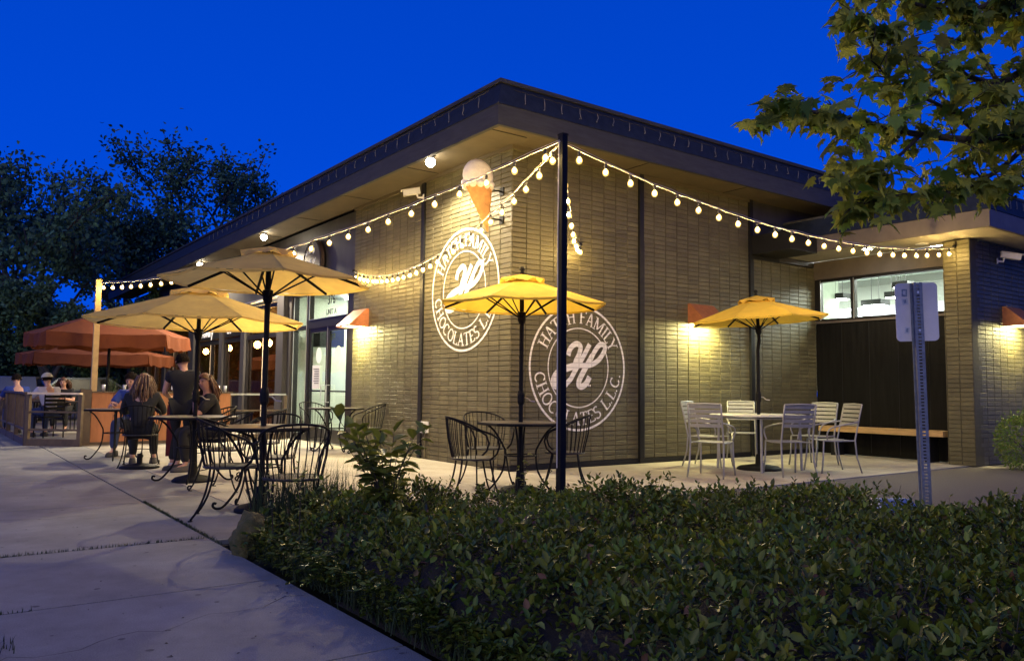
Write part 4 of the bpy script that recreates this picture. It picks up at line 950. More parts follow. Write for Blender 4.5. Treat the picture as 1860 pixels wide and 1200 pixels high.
for (x, z, w, h, a, m_) in ((-.085,1.955,.020,.030,2,m_sticker),(-.083,1.885,.022,.026,-8,m_stickerw),(-.075,1.655,.018,.026,10,m_stickerw)):
    Mx = Matrix.Translation((x,.0345,z)) @ Matrix.Rotation(R(a),4,'Y'); st_ = MB().box(-w,w,-.001,.001,-h,h,Mx).build('sticker', m_, pl)
    MB().box(-w*.5,w*.4,-.0018,-.0011,-h*.5,h*.6,Mx).build('sticker_print', m_sticker if m_ is m_stickerw else m_stickerw, st_)
t = MB(); t.lathe([(.008,0),(.008,.006)], 8); 
for z in (1.65, 1.95): MB().box(-.008,.008,-.034,-.028,z-.008,z+.008).build('bolt', m_alu, sp)
# blue and white wheel stop
wsx, wsy, _ = gnd(1606, 932)[:]
ws = thing('wheel_stop', 'rounded blue and white concrete wheel stop showing above the hedge', 'wheel stop', (wsx, wsy, -.014), R(-25)); ws.scale = (.55,.9,1)
prof = [(-.13,0),(-.12,.10),(-.06,.155),(.06,.155),(.12,.10),(.13,0)]
def stop_seg(x0, x1, e0, e1, m_, nm):
    t = MB(); n = len(prof); vs = []; k = 7
    for i in range(k):
        f = i/(k-1); x = x0+(x1-x0)*f; s = e0+(e1-e0)*math.sin(f*PI/2) if e0 < e1 else e1+(e0-e1)*math.cos(f*PI/2)
        vs += [(x, a*(.6+.4*s), b*s) for a, b in prof]
    t.add(vs, [(i*n+j, i*n+j+1, (i+1)*n+j+1, (i+1)*n+j) for i in range(k-1) for j in range(n-1)]); t.build(nm, m_, ws, True)
stop_seg(-.42,-.16,.35,1,m_white,'white_end'); stop_seg(-.16,.42,1,.999,m_blue,'blue_body'); stop_seg(.42,.60,1,.4,m_blue,'blue_end')

# ------------------------------------------------------------------ vegetation
def np_mesh(name, V, F, m_, parent=None, loops=4, smooth=False):
    me = bpy.data.meshes.new(name); nv = len(V); nf = len(F)
    me.vertices.add(nv); me.vertices.foreach_set('co', np.asarray(V, dtype=np.float32).ravel())
    me.loops.add(nf*loops); me.loops.foreach_set('vertex_index', np.asarray(F, dtype=np.int32).ravel())
    me.polygons.add(nf); me.polygons.foreach_set('loop_start', np.arange(nf, dtype=np.int32)*loops)
    me.update(calc_edges=True); me.materials.append(m_); return link(name, me, parent)
def leaves_mesh(P, D, Nn, Ls, Ws, fold=.25, curl=.2):
    # P base, D direction, Nn normal-ish ; each leaf 8 verts? -> base,l1,l2,tip,r2,r1 ; two quads
    D = D/np.linalg.norm(D, axis=1, keepdims=True); Sd = np.cross(D, Nn); Sd /= np.linalg.norm(Sd, axis=1, keepdims=True)+1e-9; U = np.cross(Sd, D)
    n = len(P); V = np.zeros((n, 6, 3)); L = Ls[:,None]; Wd = Ws[:,None]
    V[:,0] = P; V[:,1] = P+D*L*.32+Sd*Wd+U*Wd*fold; V[:,2] = P+D*L*.68+Sd*Wd*.85+U*(Wd*fold-L*curl*.3); V[:,3] = P+D*L-U*L*curl; V[:,4] = P+D*L*.68-Sd*Wd*.85+U*(Wd*fold-L*curl*.3); V[:,5] = P+D*L*.32-Sd*Wd+U*Wd*fold
    b = np.arange(n)[:,None]*6; F = np.concatenate([b+np.array([[0,1,2,3]]), b+np.array([[0,3,4,5]])], axis=0)
    return V.reshape(-1,3), F
POLY = [(-4.78,-3.5),(-4.5,-3.05),(-4.1,-3.02),(-3.5,-3.35),(-2.9,-4.0),(-2.3,-4.55),(-1.4,-4.85),(-1.0,-5.5),(-.75,-6.2),(-.35,-6.6),(.2,-7.2),(.6,-8.2),(.4,-10.2),(-5.0,-10.6),(-5.0,-7.6),(-4.83,-6.3),(-4.8,-5.2),(-4.72,-4.4)]
def inside(x, y):
    c = np.zeros(x.shape, bool); n = len(POLY)
    for i in range(n):
        x1, y1 = POLY[i]; x2, y2 = POLY[(i+1)%n]
        cond = ((y1 > y) != (y2 > y)) & (x < (x2-x1)*(y-y1)/(y2-y1+1e-12)+x1); c ^= cond
    return c
def dist_edge(x, y):
    d = np.full(x.shape, 9.0); n = len(POLY)
    for i in range(n):
        a = np.array(POLY[i]); b = np.array(POLY[(i+1)%n]); ab = b-a; t = np.clip(((x-a[0])*ab[0]+(y-a[1])*ab[1])/(ab@ab), 0, 1)
        d = np.minimum(d, np.hypot(x-a[0]-t*ab[0], y-a[1]-t*ab[1]))
    return d
def hh(x, y):
    b = .335+.05*np.sin(2.1*x+1.3*y)+.045*np.sin(3.7*y-2.2*x+1)+.04*np.sin(6.3*x+4.1*y)*np.sin(5.1*y-3.3*x)+.035*np.sin(11*x-9*y)*np.sin(8*x+13*y)
    e = np.clip(dist_edge(x, y)/.28, 0, 1); return b*(.30+.70*np.sqrt(e))
bed = MB(); bed.add([(x, y, -.02) for x, y in POLY], [tuple(range(len(POLY)-1, -1, -1))])
bed_o = bed.build('planting_bed', m_soil, kind='structure')
gx = np.arange(-5.1, .8, .09); gy = np.arange(-10.6, -2.9, .09); GX, GY = np.meshgrid(gx, gy, indexing='ij')
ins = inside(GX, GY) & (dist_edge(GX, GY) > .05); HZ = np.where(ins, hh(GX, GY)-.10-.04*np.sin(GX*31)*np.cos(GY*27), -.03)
V = np.stack([GX, GY, HZ], -1).reshape(-1,3); ny = len(gy); idx = np.arange(len(gx)*ny).reshape(len(gx), ny)
F = np.stack([idx[:-1,:-1], idx[1:,:-1], idx[1:,1:], idx[:-1,1:]], -1); keep = (ins[:-1,:-1]|ins[1:,:-1]|ins[1:,1:]|ins[:-1,1:]); F = F[keep]
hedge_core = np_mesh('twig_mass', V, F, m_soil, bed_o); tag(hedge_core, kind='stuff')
# sprigs of leaves
N0 = 21000; X = rng.uniform(-5.0, .6, N0); Y = rng.uniform(-10.4, -3.0, N0); k = inside(X, Y); X = X[k]; Y = Y[k]
rel = np.stack([X-CAM.x, Y-CAM.y], -1); dep = rel@np.array([FW.x, FW.y]); latd = rel@np.array([RT.x, RT.y])
k = (dep > .9) & (np.abs(latd) < dep*.72+.8); X = X[k]; Y = Y[k]
Z = hh(X, Y)+rng.normal(0, .028, len(X))+np.where(rng.random(len(X)) < .05, rng.uniform(.03,.10,len(X)), 0); ed = dist_edge(X, Y)
low = rng.random(len(X)) < .35; Z = np.where(low, Z*rng.uniform(.3, 1, len(X)), Z)
P_, D_, Nn_, L_, W_ = [], [], [], [], []
for i in range(len(X)):
    tx, ty = rng.normal(0, .42, 2)
    stem = np.array([tx, ty, 1.0]); stem /= np.linalg.norm(stem); h0 = rng.uniform(.05, .11); nl = rng.integers(5, 9); a0 = rng.uniform(0, 6.28); big = rng.uniform(.55, 1.5)
    for j in range(nl):
        f = j/(nl-1); p = np.array([X[i], Y[i], Z[i]]) + stem*(f-.8)*h0; a = a0+j*2.4; el = .15+.9*f
        d = np.array([math.cos(a)*math.cos(el), math.sin(a)*math.cos(el), math.sin(el)])
        P_.append(p); D_.append(d+stem*.2); Nn_.append(stem+rng.normal(0,.25,3)); l = rng.uniform(.028,.048)*big; L_.append(l); W_.append(l*rng.uniform(.20,.28))
V, F = leaves_mesh(np.array(P_), np.array(D_), np.array(Nn_), np.array(L_), np.array(W_))
hg = np_mesh('hedge', V, F, m_hedge); tag(hg, 'low dense dark green hedge filling the bed in the foreground', 'hedge', kind='stuff')
m_newleaf = mat('new_leaf', (.20,.24,.035), .4, island=.35, trans=.25, spec=.3); m_deadleaf = mat('dead_leaf', (.13,.075,.03), .8, island=.4)
def scatter(n, m_, nm, up, lo, hi, wr):
    X1 = rng.uniform(-4.9, .4, n*2); Y1 = rng.uniform(-9.6, -3.1, n*2); k1 = inside(X1, Y1); X1 = X1[k1][:n]; Y1 = Y1[k1][:n]
    D1 = rng.normal(0,1,(len(X1),3))+np.array([[0,0,up]]); Ls = rng.uniform(lo, hi, len(X1))
    V, F = leaves_mesh(np.stack([X1, Y1, hh(X1, Y1)+rng.normal(.0,.03,len(X1))], -1), D1, rng.normal(0,.5,(len(X1),3))+np.array([[0,0,1]]), Ls, Ls*wr, .3, .3)
    tag(np_mesh(nm, V, F, m_, hg), kind='stuff')
scatter(4200, m_newleaf, 'new_leaves', 1.0, .03, .065, .24); scatter(1300, m_deadleaf, 'dead_leaves', .1, .025, .05, .3)
t = MB()
for i in range(700):
    x, y = random.uniform(-4.7,.2), random.uniform(-9,-3.3)
    if not inside(np.array([x]), np.array([y]))[0]: continue
    z = float(hh(np.array([x]), np.array([y]))[0]); a = Vector((x, y, z-.12)); b = a+Vector((random.gauss(0,.06), random.gauss(0,.06), random.uniform(.12,.24))); t.tube([a, (a+b)/2+Vector((random.gauss(0,.01),0,0)), b], [.003,.0025,.0012], 4)
tag(t.build('twigs', m_stem, hg), kind='stuff')
# taller shoots poking out of the hedge
def shoot(name, base, h, nleaf, ll, label, lean=(0,0), m_=m_bigleaf, branches=1, spread=.18, cat='plant', wr=.24, stemr=.004):
    o = thing(name, label, cat, base); allP = []
    st_ = MB()
    for b in range(branches):
        a = random.uniform(0, 6.28) if branches > 1 else 0; sp_ = spread*random.uniform(.5, 1.2) if branches > 1 else 0
        hb = h*random.uniform(.62, 1) if b else h
        top = Vector((lean[0]+sp_*math.cos(a), lean[1]+sp_*math.sin(a), hb)); mid = Vector((top.x*.3, top.y*.3, hb*.55))
        pts = catmull([(0,0,0), mid, top], 8); st_.tube(pts, [stemr*(1-.7*i/(len(pts)-1)) for i in range(len(pts))], 5)
        n_ = max(4, nleaf//branches)
        for j in range(n_):
            f = .30+.70*j/(n_-1); p = pts[min(int(f*(len(pts)-1)), len(pts)-1)]; allP.append((p, j*2.4+b, f))
    st_.build('stem', m_stem, o)
    for (p, a, f) in allP:
        l = ll*random.uniform(.7, 1.15); el = random.uniform(-.1, .5)+.6*(f > .93)
        V, F = leaves_mesh(np.zeros((1,3)), np.array([[math.cos(a)*math.cos(el), math.sin(a)*math.cos(el), math.sin(el)]]), np.array([[0,0,1.0]])+rng.normal(0,.2,(1,3)), np.array([l]), np.array([l*wr]), .35, .25)
        lf = np_mesh('leaf', V, F, m_, o); lf.location = p
    return o
def bedpt(px, py, zt):     # bed point under the photo direction of a plant top at height zt
    p = gnd(px, py, zt); return (p.x, p.y, 0)
bx, by, _ = bedpt(705, 758, .95)
shoot('leafy_shrub', (bx, by, .1), .85, 250, .125, 'bright green broad leaved shrub rising from the hedge in front of the brick wall', branches=15, spread=.34, cat='shrub', wr=.25, stemr=.006)
for i, (px, py, zt, n_, ll, br, l) in enumerate(((950,818,.62,22,.05,3,'pale green sapling in front of the corner umbrella base'),(1215,862,.50,26,.05,2,'dark leafy shoot standing above the hedge in front of the right wall'),
        (1190,872,.46,16,.05,2,'shorter leafy shoot just left of the taller one by the right wall'),(1730,905,.42,20,.045,3,'tuft of shoots above the hedge right of the sign post'),(1300,880,.42,16,.04,2,'small shoots above the hedge below the silver chairs'),
        (500,850,.62,18,.04,2,'thin weed with narrow leaves beside the nearest iron chair'),(548,842,.66,16,.05,2,'tall thin weed right of the nearest iron chair'),(585,868,.55,18,.05,3,'leafy weed at the back of the hedge right of the iron chairs'),
        (1370,892,.40,14,.04,2,'small leafy shoot in front of the silver table'),(1640,900,.42,14,.045,2,'leafy shoot just left of the sign post'),(1835,915,.44,24,.045,4,'bushy shoots at the right edge of the hedge'))):
    b = bedpt(px, py, zt); shoot('hedge_shoot', (b[0], b[1], .18), zt-.18, n_, ll, l, branches=br, spread=.08, stemr=.0028)
# larger leaves in the left hedge, their lighter green makes them look lit
o = thing('broad_leaf_plant', 'broad leaves coloured pale as if lit, low in the left part of the hedge', 'plant', (-4.25,-5.3,0))
for i in range(120):
    x, y = random.uniform(-4.75,-3.2), random.uniform(-6.6,-3.9)
    if not inside(np.array([x]), np.array([y]))[0]: continue
    a = random.uniform(0,6.28); el = random.uniform(-.2,.6); l = random.uniform(.05,.10)
    V, F = leaves_mesh(np.zeros((1,3)), np.array([[math.cos(a)*math.cos(el), math.sin(a)*math.cos(el), math.sin(el)]]), np.array([[0,0,1.0]])+rng.normal(0,.3,(1,3)), np.array([l]), np.array([l*.24]), .3, .25)
    lf = np_mesh('leaf', V, F, m_bigleaf, o); lf.location = (x+4.25, y+5.3, float(hh(np.array([x]), np.array([y]))[0])+.03)
def gp_pt():
    return (-4.30+max(-.32,min(.5,random.gauss(0,.20))), -3.28+max(-.4,min(.35,random.gauss(0,.16))))
tag(blades(1500, gp_pt, .20, .62, .0028, .45).build('tall_grass', m_grass), 'clump of tall fine dark grass beside the nearest umbrella base', 'grass', kind='stuff')
# overhanging fringe along the sidewalk
eP, eD, eN, eL = [], [], [], []
for i in range(520):
    y_ = random.uniform(-7.6,-3.7); b0 = np.array([-4.80+random.uniform(-.03,.08), y_, random.uniform(.02,.16)]); d0 = np.array([-random.uniform(.3,1), random.gauss(0,.5), random.uniform(.1,1.2)]); d0 /= np.linalg.norm(d0); h0 = random.uniform(.05,.17)
    for j in range(8):
        a = random.uniform(0,6.28); eP.append(b0+d0*h0*j/7+np.array([0,0,-.04*(j/7)**2])); eD.append(d0*.6+np.array([math.cos(a),math.sin(a),random.gauss(.1,.3)])); eN.append(np.array([0,0,1])+rng.normal(0,.3,3)); eL.append(random.uniform(.025,.055))
eL = np.array(eL); V, F = leaves_mesh(np.array(eP), np.array(eD), np.array(eN), eL, eL*.24)
tag(np_mesh('edge_sprigs', V, F, m_hedge), 'leafy sprigs spilling over the sidewalk edge at the foot of the hedge', 'sprigs', kind='stuff')
def fr_pt(): y = random.uniform(-7.6,-3.6); return (-4.80+random.gauss(0,.035), y)
tag(blades(2600, fr_pt, .06, .20, .003, 1.1).build('hedge_fringe', m_grass), 'ragged fringe of grass and stems along the hedge foot at the sidewalk', 'grass', kind='stuff')
rock = thing('mossy_rock', 'brown green mossy stone at the pointed left end of the hedge', 'rock', (-4.84,-3.60,0))
t = MB(); t.ball((0,0,.10), .17, 26, 20, (.62,.8,1.0))
from mathutils import noise as mn
t.v = [tuple(Vector((x, y, z))*(1+.45*mn.noise(Vector((x*7, y*7, z*7)))+.22*mn.noise(Vector((x*19, y*19, z*19))))+Vector((-.25*(.12-z)*(z < .12), 0, 0))) for x, y, z in t.v]; t.build('stone', m_moss, rock, True)
# shrub by the right wing
wb = g2(1842, 855)
sb = thing('wall_bush', 'round pale leaved bush against the right wing at the edge of the view', 'bush', (wb[0]+.50, wb[1]-.02, 0))
n_ = 2600; d = rng.normal(0,1,(n_,3)); d /= np.linalg.norm(d, axis=1, keepdims=True); rr = rng.uniform(.6,1,(n_,1))**.5
Pp = d*rr*np.array([[.66,.40,.46]])*(1+.12*np.sin(5*d[:,:1]*3)) + np.array([[0,0,.44]]); k = Pp[:,2] > .02; Pp = Pp[k]; d = d[k]
V, F = leaves_mesh(Pp, d+rng.normal(0,.6,d.shape), d+rng.normal(0,.4,d.shape), rng.uniform(.035,.06,len(Pp)), rng.uniform(.010,.016,len(Pp)))
tag(np_mesh('foliage', V, F, m_bigleaf, sb), kind='stuff')
t = MB()
for i in range(14): a = random.uniform(0,6.28); t.tube([(0,0,0),(.1*math.cos(a),.08*math.sin(a),.3),(.4*math.cos(a),.25*math.sin(a),.5)], [.012,.008,.003], 5)
t.build('stems', m_stem, sb)

# foreground plane tree: trunk out of view at the right, limbs reaching in
tree = thing('plane_tree', 'broad leaved tree reaching its branches into the upper right of the view', 'tree', (pd(2230,1000,6.4).x, pd(2230,1000,6.4).y, -.1))
TB = tree.location.copy()
def tp_(px, py, d): return pd(px+22, py, d)-TB
trunk = catmull([(0,0,0),(.02,.03,1.2),tp_(2190,560,6.35),tp_(2150,300,6.3),tp_(2120,40,6.25),tp_(2090,-260,6.2)], 6)
MB().tube(trunk, [.20-.10*i/(len(trunk)-1) for i in range(len(trunk))], 10).build('trunk', m_bark, tree, True)
limbs = [([(2165,420,6.35),(2000,330,6.1),(1860,245,5.9),(1770,255,5.7),(1650,245,5.55),(1560,225,5.4),(1470,205,5.35),(1385,200,5.3)], .035),
         ([(1860,245,5.9),(1790,310,5.8),(1700,350,5.7),(1610,355,5.6),(1540,372,5.55)], .018),
         ([(2150,300,6.3),(2010,160,6.1),(1880,115,5.9),(1790,150,5.8),(1700,125,5.7),(1620,90,5.6),(1545,40,5.55)], .030),
         ([(2120,60,6.25),(1990,-20,6.1),(1860,-30,5.9),(1740,20,5.8),(1650,10,5.7),(1560,-20,5.6)], .028),
         ([(1790,150,5.8),(1740,60,5.75),(1700,-20,5.7)], .014), ([(1770,255,5.7),(1700,200,5.6),(1620,160,5.5),(1560,110,5.5)], .016),
         ([(2165,420,6.35),(2010,430,6.2),(1900,320,6.0),(1800,350,5.9),(1740,300,5.8)], .02), ([(1650,245,5.55),(1590,300,5.5),(1520,330,5.45)], .012),
         ([(1900,110,5.95),(1850,50,5.8),(1800,-10,5.7)], .014), ([(1900,320,6.0),(1840,250,5.7),(1800,190,5.5)], .012)]
twigs = []
for L0, r0 in limbs:
    pts = catmull([tp_(*q) for q in L0], 6); n_ = len(pts)
    br = MB().tube(pts, [r0*(1-.8*i/(n_-1))+.003 for i in range(n_)], 7).build('branch', m_bark, tree, True)
    for i in range(int(n_*.28), n_):
        for _q in range(random.choice((1,2,2))):
            dirn = (pts[min(i+1, n_-1)]-pts[i-1]).normalized(); off = (dirn*random.uniform(.2,1.1)+Vector((random.gauss(0,.6), random.gauss(0,.6), random.gauss(.05,.5)))).normalized()*random.uniform(.10,.34)
            twigs.append((pts[i], pts[i]+off, br))
    twigs.append((pts[-2], pts[-1]+(pts[-1]-pts[-2])*1.5, br))
tw = MB()
for a, b, br in twigs: tw.tube([a, (a+b)/2+Vector((0,0,.015)), b], [.005,.004,.002], 4)
tag(tw.build('twigs', m_bark, tree), kind='stuff')
# a five lobed leaf
prof5 = [(0,.0),(.10,-.02),(.16,.10),(.42,.02),(.36,.17),(.52,.28),(.36,.36),(.42,.60),(.24,.52),(.17,.66),(.12,.62),(.0,1.0)]
right = prof5; left = [(-x, y) for x, y in reversed(prof5[1:-1])]
outl = right+left
def maple_verts(): return [(0,.38,0)]+[(x, y, -.35*abs(x)**1.5*1.0+.10*math.sin(3*y)-.18*y*y) for x, y in outl]
mv = np.array(maple_verts()); mf = [(0, 1+i, 1+(i+1)%len(outl)) for i in range(len(outl))]
mleaf = bpy.data.meshes.new('leaf'); mleaf.from_pydata([tuple(v) for v in mv], [], mf); mleaf.materials.append(m_maple); mleaf.update()
cnt = 0; LV = []; LF = []; spots = []
for a, b, br in twigs:
    for j in range(random.randint(3, 5)):
        f = random.uniform(.25, 1.1); p = a.lerp(b, f)+Vector((random.gauss(0,.03), random.gauss(0,.03), random.gauss(0,.03)))
        s_ = random.uniform(.085, .185); q = Matrix.Rotation(random.uniform(0, 6.28), 4, 'Z') @ Matrix.Rotation(random.gauss(-.7,.6), 4, 'X') @ Matrix.Rotation(random.gauss(0,.5), 4, 'Y')
        spots.append((s_, p, q, br))
spots.sort(key=lambda t: -t[0])
for i, (s_, p, q, br) in enumerate(spots):
    if i < 300:
        o = link('leaf', mleaf, br); o.matrix_local = Matrix.Translation(p) @ q @ Matrix.Scale(s_, 4)
    else:
        Mx = np.array(q)[:3,:3]*s_; b0 = len(LV)*len(mv); LV.append(mv@Mx.T+np.array(p)); LF.append(np.array(mf)+b0)
tag(np_mesh('small_leaves', np.concatenate(LV), np.concatenate(LF), m_maple, tree, 3), kind='stuff')

# trees beyond
def far_tree(px, d, h, label, seed, spread=.34, leafn=9000, ls=.14, trunk_r=.22, name='tree', levels=4, fork=.28, dens=.55, lean=(0,0), droop=0):
    rs = random.Random(seed); p = pd(px, 700, d); o = thing(name, label, 'tree', (p.x, p.y, -.15), 0, 'trees beyond the patio')
    t = MB(); tips = []
    def grow(a, dirn, L, r, lv):
        n = 4; pts = [a]; dd = dirn.copy()
        for i in range(n):
            dd = (dd+Vector((rs.gauss(0,.16), rs.gauss(0,.16), rs.gauss(.03,.10)))).normalized(); pts.append(pts[-1]+dd*L/n)
        t.tube(pts, [r*(1-.38*i/n) for i in range(n+1)], 6 if lv > 1 else 4, False)
        if lv <= 2: tips.extend((q, L) for q in pts[1:])
        if lv == 0: return
        for c in range(rs.choice((2,3,3)) if lv < levels else 3):
            az = rs.uniform(0, 6.28); tilt = rs.uniform(.35, .85)
            side = Vector((math.cos(az), math.sin(az), 0)); nd = (dd*math.cos(tilt)+side*math.sin(tilt)+Vector((0,0,.15-droop))).normalized()
            grow(pts[-1] if c < 2 else pts[rs.choice((2,3))], nd, L*rs.uniform(.62,.86), r*.6, lv-1)
    grow(Vector((0,0,0)), Vector((lean[0], lean[1], 1)).normalized(), h*fork, trunk_r, levels)
    t.build('trunk', m_farbark, o, True)
    T_ = np.array([list(q) for q, _ in tips]); n = leafn; ii = rng.integers(0, len(T_), n)
    # leaves gather into clumps round some tips, leaving gaps
    keepw = rng.random(len(T_)) < dens+.35; ii = ii[keepw[ii]]
    Pq = T_[ii]+rng.normal(0, h*.019, (len(ii),3)); Dq = rng.normal(0,1,(len(ii),3))+np.array([[0,0,-.4]]); V, F = leaves_mesh(Pq, Dq, rng.normal(0,1,(len(ii),3))+np.array([[0,0,1]]), rng.uniform(ls*.8, ls*1.7, len(ii)), rng.uniform(ls*.28, ls*.55, len(ii)))
    tag(np_mesh('crown', V, F, m_farleaf, o), kind='stuff'); return o
far_tree(470, 46, 18.0, 'open crowned tree with dark forking limbs behind the long roof', 5, ls=.18, leafn=8000, trunk_r=.30, fork=.30, dens=.35).scale = (1.12,1.12,1)
far_tree(480, 52, 13.5, 'small tree peeping over the roof right of the open crowned tree', 8, ls=.19, leafn=6000, trunk_r=.16, dens=.5)
far_tree(225, 36, 17.2, 'dense dark tree filling the middle of the trees at left', 21, ls=.16, leafn=13000, dens=.5, trunk_r=.24, fork=.2)
far_tree(150, 33, 12.4, 'airy tree with thin branching top left of the dense tree', 33, ls=.16, leafn=7000, dens=.2, trunk_r=.2)
far_tree(105, 32, 15.4, 'tall tree at the left edge of the view', 12, ls=.16, leafn=8000, dens=.25, trunk_r=.25)
far_tree(275, 30, 7.6, 'lower bushy tree right behind the tan post', 44, ls=.12, leafn=9000, dens=.9, trunk_r=.14, fork=.2)
far_tree(75, 26, 7.6, 'low dark tree behind the man in the cap', 51, ls=.11, leafn=12000, dens=.95, trunk_r=.14, fork=.2)
far_tree(-40, 26, 8.6, 'low dark tree cut by the left edge of the view', 61, ls=.11, leafn=10000, dens=.9, trunk_r=.15, fork=.2)
far_tree(160, 28, 7.0, 'low dark tree behind the rust coloured umbrellas', 71, ls=.11, leafn=12000, dens=.95, trunk_r=.14, fork=.2)
# dark evergreen screen behind the patio
c0 = pd(-150, 700, 30); c1 = pd(420, 700, 40)
n_ = 60000; f = rng.random(n_); Pq = np.stack([c0.x+(c1.x-c0.x)*f+rng.normal(0,.6,n_), c0.y+(c1.y-c0.y)*f+rng.normal(0,.6,n_), rng.random(n_)**.8*(2.9+.5*np.sin(f*23)+.4*np.sin(f*57))], -1)
V, F = leaves_mesh(Pq, rng.normal(0,1,(n_,3)), rng.normal(0,1,(n_,3)), rng.uniform(.10,.2,n_), rng.uniform(.04,.08,n_))
tag(np_mesh('evergreen_screen', V, F, m_farleaf), 'dark evergreen thicket behind the patio, below the trees', 'thicket', kind='stuff')
# parked cars along the street at the far left
def parked_car(p, rz, label, m_):
    c = thing('parked_car', label, 'car', p, rz)
    prof = [(-2.2,.35),(-2.2,.8),(-2.0,.95),(-1.5,1.0),(-.95,1.42),(.55,1.45),(1.2,1.02),(2.0,.92),(2.2,.7),(2.2,.35)]
    MB().prism(prof, -.85, .85, lambda a, b, h: (a, h*(1-.12*max(0,(b-1.0))/.45), b)).build('body', m_, c)
    MB().prism([(-1.38,1.03),(-.92,1.36),(.5,1.39),(1.05,1.05)], -.87, .87, lambda a, b, h: (a, h*(1-.12*max(0,(b-1.0))/.45), b)).build('side_window', m_glassd, c)
    for x in (-1.35, 1.35):
        for s in (-1, 1):
            w = MB().lathe([(.31,-.1),(.33,-.08),(.33,.08),(.31,.1)], 18).build('tyre', m_iron, c); w.rotation_euler = (R(90),0,0); w.location = (x, s*.78, .33)
            r_ = MB().lathe([(.2,-.11),(.2,.11)], 12).build('rim', m_alu, w)
parked_car((pd(18,700,25).x, pd(18,700,25).y, -.05), R(80), 'grey parked car behind the patio at the far left edge', mat('car_grey', (.25,.27,.3), .3, metal=.5))
parked_car((pd(150,700,27).x, pd(150,700,27).y, -.05), R(10), 'dark parked car behind the patio between the tan post and the man in the cap', mat('car_dark', (.06,.08,.1), .3, metal=.5))

